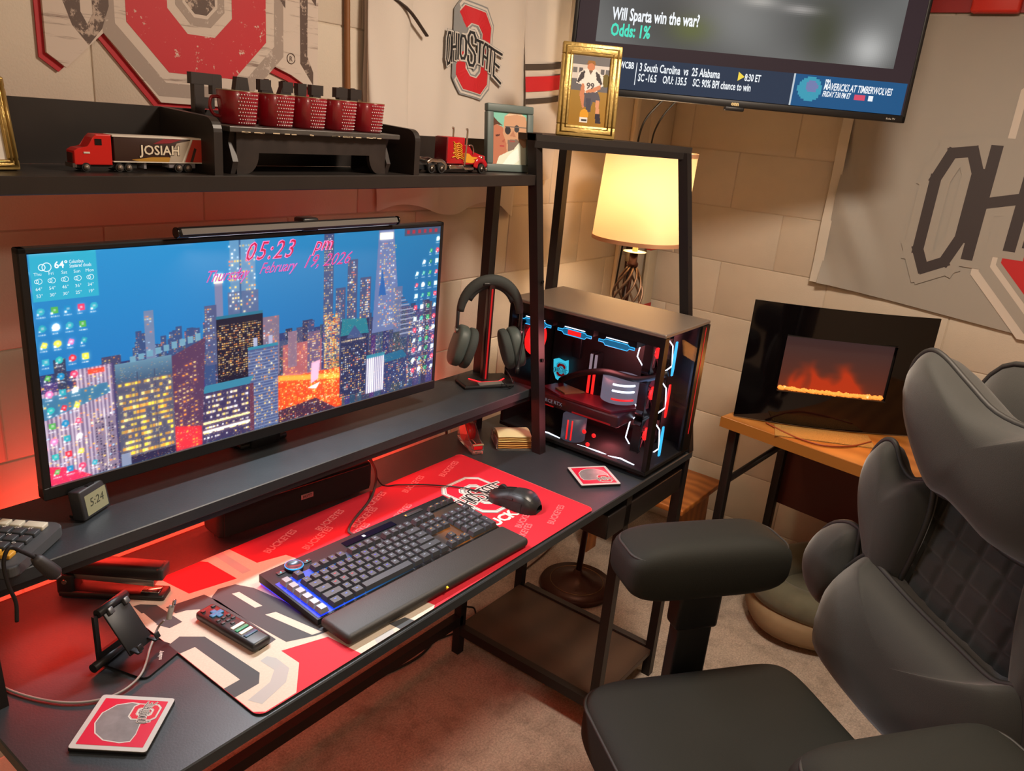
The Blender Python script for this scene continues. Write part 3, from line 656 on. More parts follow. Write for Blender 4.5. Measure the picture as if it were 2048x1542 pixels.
# keyboard
KZ = ZD+ZM+.001
kb = thing('keyboard', 'full-size black mechanical keyboard with blue and orange backlight', 'keyboard', (0.6147, 0.0262, KZ), rotz=-0.0343)
m_kb = mat('keyboard_alu', '26282b', rough=0.38, metal=0.4); m_key = mat('keycap', '3a3d42', rough=0.5); m_keys = mat('silver_keycap', '9a9ca2', rough=0.35, metal=0.5)
def kbody():
    y0, y1 = .083, .2487; z = lambda y: .012+.010*(y-y0)/(y1-y0)
    vs = []; 
    for x in (0.0, .47):
        vs += [(x, y0, .002), (x, y1, .006), (x, y1, z(y1)), (x, y0, z(y0))]
    return MB().add(vs, [(0,3,2,1),(4,5,6,7),(0,4,7,3),(1,2,6,5),(0,1,5,4),(3,7,6,2)], m_kb)
kbody().build('body', kb)
kz = lambda y: .0121+.010*(y-.083)/(.1657)
def kglow():
    m = bpy.data.materials.new('key_backlight'); m.use_nodes = True; nt = m.node_tree; b = nt.nodes['Principled BSDF']
    tc = nt.nodes.new('ShaderNodeTexCoord'); sx = nt.nodes.new('ShaderNodeSeparateXYZ'); nt.links.new(tc.outputs['Object'], sx.inputs[0])
    mr = nt.nodes.new('ShaderNodeMapRange'); mr.inputs['From Max'].default_value = .47; nt.links.new(sx.outputs['X'], mr.inputs['Value'])
    r = nt.nodes.new('ShaderNodeValToRGB'); e = r.color_ramp.elements; e[0].color = (.01, .03, 1, 1); e[0].position = 0; e[1].color = (.04, .02, .005, 1); e[1].position = 1
    for p, c in ((.12, (.01, .09, .9, 1)), (.24, (.01, .10, .35, 1)), (.36, (.01, .05, .09, 1)), (.5, (.012, .012, .02, 1)), (.72, (.03, .015, .008, 1)), (.785, (.26, .07, .005, 1)), (.84, (.10, .03, .003, 1)), (.92, (.04, .02, .008, 1))):
        q = e.new(p); q.color = c
    nt.links.new(mr.outputs[0], r.inputs['Fac']); nt.links.new(r.outputs['Color'], b.inputs['Emission Color']); b.inputs['Emission Strength'].default_value = 1.1
    b.inputs['Base Color'].default_value = (.01, .01, .012, 1); m.cycles.emission_sampling = 'NONE'; return m
MB().add([(.004, .086, kz(.086)+.0004), (.466, .086, kz(.086)+.0004), (.466, .207, kz(.207)+.0004), (.004, .207, kz(.207)+.0004)], [(0,1,2,3)], kglow()).build('backlight_plate', kb)
LG = {'w': glow('legend_white', 'cfd4e8', .8), 'b': glow('legend_blue', '6a8cff', .9), 'r': glow('legend_red', 'ff3a4a', .9), 'o': glow('legend_orange', 'ffb060', .9), 'p': glow('legend_violet', '7a6cff', .8)}
keymesh = {}
def keym(wu, hu=1.0, lg='w', km=m_key):
    k = (wu, hu, lg, km.name)
    if k in keymesh: return keymesh[k]
    P = .01905; W, Dp = wu*P-.0016, hu*P-.0016; i = .0026; h = .0088
    vs = [(-W/2, -Dp/2, 0), (W/2, -Dp/2, 0), (W/2, Dp/2, 0), (-W/2, Dp/2, 0), (-W/2+i, -Dp/2+i, h), (W/2-i, -Dp/2+i, h), (W/2-i, Dp/2-i*.6, h), (-W/2+i, Dp/2-i*.6, h)]
    b = MB().add(vs, [(4,5,6,7),(0,1,5,4),(1,2,6,5),(2,3,7,6),(3,0,4,7)], km)
    if lg and lg != '-':
        a = min(.0022, W*.14); y = Dp*.12
        b.add([(-a, y-.0011, h+.0002), (a, y-.0011, h+.0002), (a, y+.0011, h+.0002), (-a, y+.0011, h+.0002)], [(0,1,2,3)], LG[lg])
    keymesh[k] = b.mesh('key'); return keymesh[k]
P = .01905
def key(x, y, wu=1.0, hu=1.0, lg=None, km=m_key):
    if lg is None: lg = 'b' if x < .10 else ('p' if x < .2 else ('w' if x < .33 else 'w'))
    o = link('key', keym(wu, hu, lg, km), kb, (x, y, kz(y)+.003), (math.atan(.010/.1657), 0, 0)); return o
rows_y = [.0955+P*k for k in range(5)] + [.1965]
mx = .036
for r, widths in enumerate(([1.25, 1.25, 1.25, 6.25, 1.25, 1.25, 1.25, 1.25], [2.25]+[1]*10+[2.75], [1.75]+[1]*11+[2.25], [1.5]+[1]*12+[1.5], [1]*13+[2])):
    x = mx
    for q, wu in enumerate(widths):
        lg = 'r' if (r, q) in ((3, 2), (2, 1), (2, 2), (2, 3)) else ('-' if wu > 6 else None)
        key(x+wu*P/2, rows_y[r], wu, 1, lg); x += wu*P
for x in [mx+P/2] + [mx+2*P+P*(k+.5) for k in range(4)] + [mx+6.5*P+P*(k+.5) for k in range(4)] + [mx+11*P+P*(k+.5) for k in range(4)]: key(x, rows_y[5])
nx = mx+15*P+.006
for k in range(3):
    for r in (3, 4, 5): key(nx+P*(k+.5), rows_y[r], 1, 1, 'o' if r == 3 else None)
    key(nx+P*(k+.5), rows_y[0], 1, 1, 'o')
key(nx+P*1.5, rows_y[1], 1, 1, 'o')
px = nx+3*P+.006
for r in range(5):
    for k in range(4):
        if (r, k) in ((0, 1), (1, 3), (3, 3)): continue
        if k == 3 and r in (0, 2): key(px+P*3.5, rows_y[r]+P/2, 1, 2)
        elif r == 0 and k == 0: key(px+P, rows_y[0], 2, 1)
        else: key(px+P*(k+.5), rows_y[r])
for k in range(6): key(.018, rows_y[0]+P*k*1.02, 1, 1, '-', m_keys)
zt = kz(.228)
MB().lathe([(.0165, 0), (.0165, .006), (.0155, .0075), (.012, .0075), (.011, .006), (.0, .006)], mat('knob_ring', '4a5560', rough=.3, metal=.6), n=28, T=Matrix.Translation((.058, .226, zt))).build('volume_wheel', kb)
MB().tube([(.058+.0162*math.cos(a*PI/14), .226+.0162*math.sin(a*PI/14), zt+.0066) for a in range(28)], .0011, glow('wheel_ring', '27a8ff', 1.2), n=5, closed=True).build('light_ring', kb)
for x in (.031, .088): 
    b = MB().box((x, .228, zt+.001), (.016, .009, .002), mat('bar_button', '30343a', rough=.4), bevel=.0008).build('bar_button', kb); MB().box((x, .228, zt+.0022), (.0022, .0022, .0004), glow('led_teal', '30e8ff', 2)).build('indicator', b)
MB().box((.24, .229, zt+.0006), (.13, .017, .001), mat('bar_screen', '0c1020', rough=.12)).build('status_bar', kb); MB().box((.225, .229, zt+.0013), (.006, .006, .0004), glow('led_white', 'ffffff', 1.5)).build('emblem_light', kb)
b = MB().box((.365, .234, zt+.001), (.05, .010, .002), m_dkgrey, bevel=.0008).build('wheel_cover', kb); MB().box((.343, .234, zt+.0022), (.003, .003, .0005), glow('led_amber', 'ffb040', 2)).build('indicator', b)
for k in range(4): link('media_key', keym(1, .62, 'o', m_key), kb, (px+P*(k+.5), .2165, kz(.2165)+.002))
for s, x in ((1, .002), (-1, .468)): MB().box((x, .166, .0042), (.003, .16, .002), glow('side_glow', '2030ff', 2.2 if s > 0 else .25)).build('side_light', kb)
wr = thing('wrist_rest', 'smooth charcoal wrist rest in front of the keyboard', 'wrist rest', (0, 0, 0)); MB().box((0.6147+.235*math.cos(-.0343)+.039*.0343, .0262+.040-.235*.0343, KZ+.0105), (.472, .076, .020), mat('leatherette', '2c2b29', rough=.55, bump=(500, .08)), bevel=.009, seg=4, R=(0, 0, -.0343)).build('pad', wr); MB().box((.840, .0195, KZ+.0125), (.004, .004, .004), mat('yellow_mark', 'e0c820', rough=.5, emit='e0c820', estr=.0), R=(.5, 0, 0)).build('yellow_mark', wr)

# mouse with its cable
mo = thing('computer_mouse', 'black contoured computer mouse on the printed mat', 'mouse', (1.214, .146, KZ), rotz=math.radians(8))
m_mouse = mat('mouse_shell', '1b1d1e', rough=.42); m_grip = mat('mouse_rubber', '101112', rough=.7)
def msec(t):   # t 0 rear .. 1 front -> half width l/r, height
    W = .033*(1-.12*math.exp(-((t-.6)/.18)**2))*(1-abs(2*t-1)**5*.55); h = .041*(1-(max(0, t-.35)/.65)**1.7*.58)*(1-max(0, .3-t)**2*6.5)
    return W, h
def mshell(t0, t1, a0, a1, inset=0.0):
    def fn(u, v):
        t = t0+(t1-t0)*v; W, h = msec(t); a = PI*(a0+(a1-a0)*u); e = .75
        x = math.copysign(abs(math.cos(a))**e, math.cos(a))*(W-inset); z = math.copysign(abs(math.sin(a))**e, math.sin(a))*(h-inset)
        return (x, (t-.5)*.124, z)
    return fn
MB().grid(mshell(0.0, 1.0, 0, 1, .0006), 28, 30, m_mouse).add([(msec(i/20)[0]*s, (i/20-.5)*.124, .0) for s in (-1, 1) for i in range(21)], [(i, i+1, i+22, i+21) for i in range(20)], m_grip).build('shell', mo)
for nm, a0, a1 in (('left_button', .53, .86), ('right_button', .14, .47)): MB().grid(mshell(.56, 1.0, a0, a1), 10, 14, m_mouse).build(nm, mo)
MB().cyl((-.004, .034, .028), (.004, .034, .028), .0105, m_grip, n=16).build('scroll_wheel', mo)
MB().grid(mshell(.25, .72, .86, 1.0, -.0004), 6, 12, m_grip).build('thumb_grip', mo); MB().grid(mshell(.45, .66, .80, .85, -.0012), 3, 8, m_grip).build('side_button', mo)
MB().grid(mshell(.12, .5, .3, .7, -.0003), 8, 8, mat('mouse_panel', '2a2d2e', rough=.35)).build('palm_panel', mo)
def cable(name, label, pts, r=.0022, m=None, n=10, cat='cable'):
    return tag(MB().tube(bez(pts, n), r, m or mat('cable_black', '121214', rough=.55), n=7).build(name), label, cat)
cable('mouse_cable', 'thin black cable running from the mouse to the back of the desk', [(1.205, .21, KZ+.008), (1.197, .236, KZ+.0045), (1.18, .28, KZ+.004), (1.13, .345, KZ+.004), (1.085, .385, KZ+.004), (1.06, .42, .757), (1.075, .47, .80), (1.08, .522, .87)], .0016)
cable('keyboard_cable', 'thick braided cable looping from the keyboard up behind the speaker', [(.853, .280, KZ+.006), (.86, .305, KZ+.006), (.905, .335, KZ+.005), (1.0, .385, KZ+.006), (1.055, .435, .79), (1.06, .50, .83), (1.06, .532, .88)], .003, mat('cable_braid', '3a2726', rough=.7, bump=(900, .4)))

# speaker bar
sb = thing('speaker_bar', 'black compact speaker bar under the monitor shelf', 'speaker', (.845, .462, ZD+ZM+.001), rotz=math.radians(-4.9))
MB().box((0, 0, .037), (.375, .066, .070), mat('speaker_cloth', '17110f', rough=.85, bump=(1500, .3)), bevel=.014, seg=4).build('body', sb)
MB().box((0, -.033, .037), (.352, .004, .058), mat('speaker_grille', '141312', rough=.9, bump=(1800, .5)), bevel=.0015).build('grille', sb)
pl = MB().box((.01, -.0362, .042), (.03, .002, .0115), mat('badge', 'a59590', rough=.35, metal=.6), bevel=.0006).build('badge', sb); text('lettering', 'HOTT', .008, m_black, pl, (.01, -.0374, .0395), (PI/2, 0, 0), align='CENTER', bold=.0003)
MB().cyl((.0, -.003, .071), (.0, -.003, .079), .010, mat('chrome', 'c8c8cc', rough=.12, metal=1.0), n=20).build('volume_knob', sb); MB().box((.026, -.003, .0725), (.018, .012, .003), m_blkpl, bevel=.001).build('button', sb)
for sx in (-1, 1): MB().box((sx*.15, 0, .0015), (.03, .04, .003), m_grip).build('foot', sb)

# remote control
rm = thing('remote_control', 'slim black remote with a blue navigation pad', 'remote', (.514, .194, ZD+ZM+.001), rotz=math.radians(5))
MB().box((0, 0, .0085), (.037, .142, .016), mat('remote_shell', '1f2123', rough=.4), bevel=.006, seg=3).build('shell', rm)
mb_ = mat('remote_blue', '1f6f9e', rough=.5)
nav = MB()
for x, y in ((0, 0), (.007, 0), (-.007, 0), (0, .007), (0, -.007)): nav.box((x, .039+y, .0172), (.0095, .0095, .003), mb_, bevel=.0014)
nav.build('navigation_pad', rm)
rk = mat('remote_key', '303338', rough=.5)
for x, y in ((-.010, .060), (.010, .060), (-.010, .022), (0, .022), (.010, .022), (-.010, .011), (0, .011), (.010, .011), (0, .0)): MB().box((x, y, .0172), (.007, .0055, .0022), rk, bevel=.001).build('button', rm)
MB().cyl((-.010, .060, .0168), (-.010, .060, .0188), .0032, mat('power_red', '701018', rough=.5), n=12).build('power_button', rm)
for y, c in ((-.012, 'd8d8d0'), (-.022, '2f8f6a'), (-.032, 'e4e0d4'), (-.043, '24506e')): MB().box((0, y, .0172), (.024, .007, .0022), mat('app_'+c, c, rough=.45), bevel=.001).build('app_button', rm)

# coasters
def coaster(loc, rotz, s, label):
    c = thing('coaster', label, 'coaster', loc, rotz, 'square printed coasters on the desktop')
    MB().box((0, 0, .003), (s, s, .006), m_blkpl, bevel=.0015).build('base', c)
    MB().prism(rrect(-s/2, s/2, -s/2, s/2, .004), .006, .0068, mat('coaster_rim', 'b9bcba', rough=.35), bevel=.0003).build('rim', c)
    MB().flat(rrect(-s*.43, s*.43, -s*.43, s*.43, .001), .0070, mat('coaster_red', 'c81e3c', rough=.3)).build('print', c)
    hm = [(-.36, -.10), (-.33, .12), (-.22, .27), (-.05, .35), (.14, .34), (.30, .22), (.36, .04), (.34, -.12), (.22, -.16), (.16, -.30), (.02, -.33), (-.02, -.22), (-.20, -.24), (-.33, -.22)]
    h = MB().flat([(p[0]*s*1.05, p[1]*s*1.05) for p in hm], .0071, mat('coaster_line', 'c9c5c2', rough=.3)); h.flat([(p[0]*s, p[1]*s) for p in hm], .0072, mat('coaster_grey', '7e7c7e', rough=.25, noise=(60, .15)))
    h.build('helmet_print', c)
    e = MB(); emblem(e, Matrix.Translation((.20*s, -.20*s, .0073)), s*.40, (m_white, m_red, m_black, m_grey), lift=.00008, base=.0001, a=.34, b=.42); e.build('emblem', c)
coaster((.297, .126, ZD), -.8997+PI/2, .101, 'square red coaster at the near corner of the desk')
coaster((1.481, .10, ZD), math.radians(-37), .104, 'square red coaster beside the glass computer tower')

# stapler
sp_ = thing('stapler', 'black desktop stapler under the monitor shelf', 'stapler', (.442, .425, ZD+.0005), rotz=math.atan2(-.135, .115)-.02)
MB().box((0, 0, .006), (.175, .036, .012), m_blkpl, bevel=.004).build('base', sp_)
MB().box((.062, 0, .0135), (.03, .02, .003), mat('chrome'), bevel=.0008).build('anvil', sp_)
MB().box((-.005, 0, .036), (.15, .022, .012), mat('stapler_steel', '9a9894', rough=.3, metal=.9), R=(0, .06, 0), bevel=.001).build('magazine', sp_)
MB().box((.0, 0, .054), (.175, .034, .026), m_blkpl, bevel=.008, seg=3, R=(0, .03, 0)).build('arm', sp_); MB().box((.082, 0, .052), (.012, .033, .022), m_dkgrey, bevel=.003, R=(0, .03, 0)).build('nose', sp_)
MB().box((-.075, 0, .024), (.03, .034, .04), m_blkpl, bevel=.005).build('hinge', sp_); MB().cyl((-.075, -.019, .03), (-.075, .019, .03), .004, MATS['stapler_steel'], n=12).build('pin', sp_)

# folding phone stand and its charging lead
ps = thing('phone_stand', 'black folding phone stand with a hinged cradle', 'phone stand', (.381, .243, ZD), rotz=math.radians(18))
m_ps = mat('stand_alu', '26272a', rough=.4, metal=.5)
MB().prism(rrect(-.034, .046, -.046, .040, .010), 0, .0035, m_ps, bevel=.0008).build('base_plate', ps); text('maker_mark', 'nulaxy', .0085, mat('mark_pale'), ps, (.010, -.036, .0037), (0, 0, math.radians(38)), bold=.0001)
MB().cyl((-.055, .030, .0105), (.012, .034, .0105), .0070, m_ps, n=18).build('lower_hinge', ps)
ar = MB()
for x in (-.040, .004): ar.box((x, .0335, .050), (.007, .005, .082), m_ps, R=(-.03, 0, 0))
ar.box((-.018, .0325, .020), (.05, .005, .016), m_ps, R=(-.03, 0, 0)); ar.build('arm', ps)
MB().cyl((-.036, .0335, .092), (.022, .037, .092), .0068, m_ps, n=18).build('upper_hinge', ps)
for x in (-.018, .012): MB().box((x, .029, .0875), (.009, .012, .010), mat('stand_clip', '5a5c60', rough=.35, metal=.5), R=(-.67, 0, 0), bevel=.001).build('hinge_clip', ps)
MB().box((-.006, .0075, .0585), (.046, .0035, .074), m_ps, R=(-.675, 0, 0), bevel=.001).build('cradle', ps)
for x in (-.022, .012): MB().box((x, -.0205, .036), (.009, .016, .0028), m_ps, R=(-.60+PI/2-.9, 0, 0), bevel=.001).build('hook', ps); MB().box((x, -.0285, .0445), (.009, .0028, .010), m_ps, R=(-.5, 0, 0), bevel=.001).build('hook_tip', ps)
pcb = thing('charging_cable', 'grey charging lead lying beside the phone stand', 'cable', (0, 0, 0))
MB().tube(bez([(.4325, .254, .788), (.425, .262, .772), (.40, .24, .762), (.359, .198, .7555), (.31, .19, .7535), (.262, .225, .7535), (.225, .30, .7535), (.215, .38, .7535), (.20, .46, .7535)], 12), .0018, mat('cable_grey', '8d8883', rough=.45), n=7).build('lead', pcb)
MB().box((.441, .250, .8005), (.0095, .006, .024), mat('plug_grey', '9c9b98', rough=.4), R=(0, .45, .4), bevel=.002).build('plug', pcb); MB().box((.4475, .2485, .8155), (.007, .003, .010), mat('chrome'), R=(0, .45, .4), bevel=.001).build('connector', pcb)

# tape dispenser and note tray
td = thing('tape_dispenser', 'clear acrylic tape dispenser with a red core', 'tape dispenser', (1.395, .432, ZD), rotz=math.atan2(.14, .075)-PI/2+PI)
m_acr = mat('clear_acrylic', 'f4f6f6', rough=.05, trans=.92, ior=1.3); m_acr_r = mat('red_acrylic', 'e01a22', rough=.2, emit='e01a22', estr=.0)
MB().box((0, 0, .006), (.030, .11, .010), m_acr, bevel=.002).build('base', td)
for sx in (-1, 1): MB().prism([(-.055, .011), (.055, .011), (.055, .026), (.03, .03), (-.01, .062), (-.05, .062)], sx*.0145-.0012, sx*.0145+.0012, m_acr, T=Matrix(((0,0,1,0),(1,0,0,0),(0,1,0,0),(0,0,0,1)))).build('side', td)
MB().cyl((-.0125, -.022, .036), (.0125, -.022, .036), .024, m_acr_r, n=28).build('tape_core', td); MB().cyl((-.0098, -.022, .036), (.0098, -.022, .036), .0252, mat('tape_roll', 'd8302c', rough=.25), n=28).build('tape_roll', td)
MB().box((0, .054, .027), (.029, .004, .003), mat('serrated_edge', 'd9c7a0', rough=.3, metal=.5)).build('cutter', td); MB().box((0, .048, .0195), (.024, .014, .012), m_acr_r, bevel=.001).build('block', td)
nt_ = thing('note_tray', 'clear tray holding curled gold and yellow note paper', 'note paper', (1.498, .372, ZD), rotz=math.radians(-41))
MB().prism(rrect(-.05, .05, -.052, .052, .01), 0, .003, m_acr).build('tray', nt_)
for k, c in enumerate(('c08a4a', 'd8a860', 'b98a50', 'e6d088', 'cdb070', 'f2eebc')):
    zc = .005+k*.0055
    MB().grid(lambda u, v, zc=zc, k=k: (-.045+.09*u, (-.046+.002*k)+(.09-.004*k)*v, zc+.007*math.sin(v*PI)+.0006*math.sin(u*9+k)), 10, 14, mat('note_'+c, c, rough=.35, metal=.08)).build('sheet', nt_)
for s in (-1, 1): MB().box((s*.0485, 0, .015), (.002, .09, .026), m_acr, bevel=.0008).build('tray_side', nt_)

# small clock, calculator and a hanging cable on the raised shelf
ZS = .9172
ck = thing('digital_clock', 'small black digital desk clock on the monitor shelf', 'clock', (.413, .425, ZS), rotz=math.radians(26))
MB().box((0, 0, .026), (.062, .022, .050), m_dkgrey, bevel=.003, R=(-.15, 0, 0)).build('case', ck); lcd = MB().box((.002, -.0108, .0245), (.048, .0015, .034), mat('lcd_green', '8e8f72', rough=.25), R=(-.15, 0, 0)).build('display', ck)
text('digits', '5:24', .019, mat('lcd_ink', '3a3d30', rough=.5), lcd, (-.014, -.0124, .0205), (PI/2-.15, 0, 0), shear=.12); MB().box((0, .006, .003), (.05, .026, .005), m_blkpl, bevel=.001).build('foot', ck); MB().box((.0, -.002, .0522), (.014, .007, .0016), m_blkpl, R=(-.15, 0, 0)).build('snooze_button', ck)
ca = thing('calculator', 'large grey desk calculator with cream and yellow keys', 'calculator', (.350, .385, ZS), rot=(0, 0, math.atan2(-.6, -.8)))
# local x runs to the front left, local y to the back left... keys stand in rows along y
MB().prism(rrect(-.004, .128, -.168, .004, .014), .004, .020, mat('calc_case', '46494c', rough=.5), bevel=.002).build('case', ca); MB().prism(rrect(0, .124, -.164, 0, .012), 0, .004, m_blkpl).build('base', ca)
kc = {'c': mat('calc_cream', 'cfcab8', rough=.45), 'd': mat('calc_dark', '3a3f44', rough=.45), 'y': mat('calc_yellow', 'd8a030', rough=.45)}
for r, row in enumerate(('Cccccc', 'ddddcc', 'ddddcc', 'ddddcc', 'yyccc')):
    y = -.012
    for q, kch in enumerate(row):
        wd = .034 if kch == 'C' else .0195
        o = MB().box((0, 0, 0), (.0165, wd-.004, .007), kc[kch.lower()], bevel=.0015).build('key', ca, (.016+r*.0205, y-wd/2, .0235))
        if kch == 'd' and q < 4: text('digit', '%3.0'[q] if r == 0 else (('%369', '.258', '0147')[r-1][q]), .009, mat('mark_pale'), o, (-.0035, -.003, .0037), (0, 0, PI))
        y -= wd
hc = thing('hanging_cable', 'black cable with a thick round plug hanging over the shelf edge', 'cable', (0, 0, 0))
MB().tube(bez([(.286, .306, .936), (.262, .303, .962), (.247, .30, .975), (.238, .30, .955), (.24, .30, .92), (.246, .299, .89), (.244, .298, .86)], 10), .0028, MATS['cable_black'], n=8).build('lead', hc)
MB().tube([(.277, .305, .945), (.281, .304, .940), (.293, .302, .922), (.300, .301, .911), (.302, .3005, .908)], [.005, .0085, .0105, .011, .009], mat('plug_dark', '2c2a2c', rough=.5), n=18).build('plug', hc); MB().tube([(.3015, .3005, .9085), (.304, .300, .905)], [.0075, .0065], mat('chrome'), n=16).build('ferrule', hc)

# headset on its lit stand
hs = thing('headset_stand', 'black headset stand with glowing red lines', 'stand', (1.445, .437, ZS), rotz=math.radians(-28))
MB().prism([(-.075, -.045), (.06, -.05), (.075, -.02), (.07, .045), (-.06, .05), (-.078, .02)], 0, .010, m_blkpl, bevel=.004).build('base', hs)
MB().box((0, -.036, .0106), (.07, .018, .0012), mat('stand_silver', 'a5aaa6', rough=.3, metal=.7), R=(.12, 0, 0)).build('base_plate', hs)
MB().box((0, .012, .135), (.017, .02, .256), mat('stand_post', '2a1214', rough=.35), bevel=.003).build('post', hs)
MB().box((.0, .0012, .13), (.004, .0012, .24), glow('stand_glow', 'c01418', 1.0)).build('post_light', hs)
lr = glow('stand_line', 'ff2028', 2.5)
MB().tube([(-.045, .008, .0108), (-.022, -.026, .0108), (.026, -.026, .0108), (.05, -.006, .0108)], .0016, lr, n=6).build('base_light', hs)
MB().box((0, .012, .262), (.05, .02, .008), m_blkpl, bevel=.003).build('cradle', hs)
hd = thing('headset', 'dark grey over-ear headset hanging on the stand', 'headset', (1.445, .437, ZS+.004), rotz=math.radians(-40))
m_hs = mat('headset_grey', '4c5856', rough=.5); m_pad = mat('headset_pad', '3e4645', rough=.8, bump=(700, .2)); m_band = mat('headband', '343938', rough=.75)
arc = [(.078*math.cos(a), .012, .178+.088*math.sin(a)) for a in [PI*(.02+.96*k/28) for k in range(29)]]
MB().tube(arc, [.0075+.005*math.sin(PI*k/28) for k in range(29)], m_band, n=12, flat=1.3).build('headband', hd)
MB().tube([(p[0]*.88, p[1], .178+(p[2]-.178)*.90) for p in arc[4:25]], .006, mat('headband_pad', '24282a', rough=.9), n=10, flat=2.0).build('headband_pad', hd)
for s in (-1, 1):
    y = MB().box((s*.083, .012, .158), (.008, .014, .055), m_dkgrey, bevel=.003).build('yoke', hd); MB().cyl((s*.080, .012, .135), (s*.089, .012, .135), .008, mat('stand_silver'), n=14).build('pivot', y)
    R = (0, s*math.radians(74), 0)
    MB().cushion((s*.076, .010, .094), (.108, .088, .036), m_hs, .5, .8, R=R).build('ear_cup', hd); MB().cushion((s*.051, .010, .087), (.108, .090, .030), m_pad, .55, .85, R=R).build('ear_pad', hd)
MB().tube(bez([(.088, -.004, .155), (.083, -.03, .13), (.076, -.044, .09), (.072, -.046, .052)], 8), [.003]*24+[.006], m_dkgrey, n=8).build('microphone_arm', hd); MB().tube([(.072, -.046, .055), (.0715, -.046, .038)], [.006, .005], m_blkpl, n=10).build('microphone', hd)
cable('headset_cable', 'thin black headset lead curled at the right end of the monitor shelf', [(1.475, .40, ZS+.045), (1.485, .385, ZS+.02), (1.478, .372, ZS+.004), (1.455, .365, ZS+.003), (1.44, .368, ZS+.016), (1.45, .385, ZS+.016)], .0015)
# ------------------------------------------------------------------ the glass computer tower
PX, PW, PD_, PH = 1.56, 0.255, 0.465, 0.380
pc = thing('computer_tower', 'black glass computer tower glowing red, white and cyan inside', 'computer', (PX, 0.0, ZD+.0))
m_case = mat('case_black', '141415', rough=.35, metal=.4); m_top = mat('case_top', '8d837a', rough=.42, metal=.6, bump=(400, .05))
m_tglass = mat('tinted_glass', '05060a', rough=.03, alpha=.10, spec=.5)
g_cy = glow('fan_cyan', '39b6ff', 1.6); g_wh = glow('fan_white', 'dfeaff', 3.2); g_rd = glow('fan_red', 'ff1c1c', 1.5); g_cyd = glow('fan_cyan_soft', '1a6f9e', .9); g_rds = glow('fan_red_soft', 'c01418', .5)
Z0 = .014
MB().box((PW/2, PD_/2, PH-.005), (PW, PD_, .010), m_top, bevel=.002, seg=1, smooth=False).build('top_panel', pc)
MB().box((PW/2, PD_/2, Z0+.004), (PW, PD_, .012), mat('case_floor', '121213', rough=.75, spec=.2), bevel=.002, seg=1, smooth=False).build('bottom_panel', pc)
MB().box((PW/2, PD_-.006, (PH+Z0)/2), (PW-.004, .010, PH-Z0-.02), m_case).build('rear_panel', pc)
MB().box((PW-.005, PD_/2, (PH+Z0)/2), (.008, PD_-.02, PH-Z0-.02), m_case).build('right_panel', pc)
MB().box((PW-.055, .004, (PH+Z0)/2), (.008, .006, PH-Z0-.02), m_case).build('front_stile', pc)
MB().box((.011, .006, (PH+Z0)/2), (.022, .012, PH-Z0-.02), m_case).build('corner_pillar', pc)
MB().box((.004, PD_/2, PH-.022), (.006, PD_-.01, .024), m_case).build('top_rail', pc)
MB().box((.0015, PD_/2, (PH+Z0)/2+.002), (.003, PD_-.008, PH-Z0-.03), m_tglass).build('side_glass', pc)
MB().box((PW*.42, .0015, (PH+Z0)/2), (PW*.80, .003, PH-Z0-.03), m_tglass).build('front_glass', pc)
MB().box((PW-.028, .0, (PH+Z0)/2), (.046, .006, PH-Z0-.02), m_case).build('front_panel', pc); MB().box((PW-.03, -.0034, (PH+Z0)/2+.02), (.0028, .001, PH*.78), glow('front_red', 'd01a20', .8)).build('front_light', pc)
for x in (.03, PW-.03):
    for y in (.04, PD_-.04): MB().box((x, y, .007), (.03, .04, .0135), m_grip, bevel=.002).build('foot', pc)
MB().box((PW-.045, .28, .20), (.006, .33, .30), mat('board_black', '0b0c10', rough=.5, noise=(60, .3))).build('motherboard', pc)
for k, (y, z, s1, s2) in enumerate(((.30, .30, .05, .03), (.36, .24, .03, .09), (.20, .30, .10, .025), (.25, .12, .12, .03), (.40, .31, .04, .05))): MB().box((PW-.052, y, z), (.012, s1, s2), mat('heatsink', '22242a', rough=.35, metal=.6), bevel=.003).build('heatsink', pc)
# lit outline emblem on the board
e = MB(); T = Matrix(((0,0,-1,PW-.066),(-1,0,0,.395),(0,1,0,.150),(0,0,0,1)))
T = Matrix.Translation((PW-.062, .400, .150)) @ Matrix(((0,0,-1,0),(-1,0,0,0),(0,1,0,0),(0,0,0,1)))
e.flat([(-.030, .026), (-.012, .034), (.010, .030), (.022, .036), (.026, .0), (.012, -.022), (.0, -.036), (-.016, -.030), (-.026, -.010)], .0, glow('plate_cyan', '3fd0f0', 1.0), T=T)
emblem(e, T, .048, (glow('plate_cyan', '3fd0f0', 1.0), mat('plate_red', 'a02030', rough=.5), mat('plate_dark', '0a3040', rough=.5), mat('plate_dark')), lift=.0002, base=.0006, a=.3, b=.4); e.build('lit_emblem', pc)
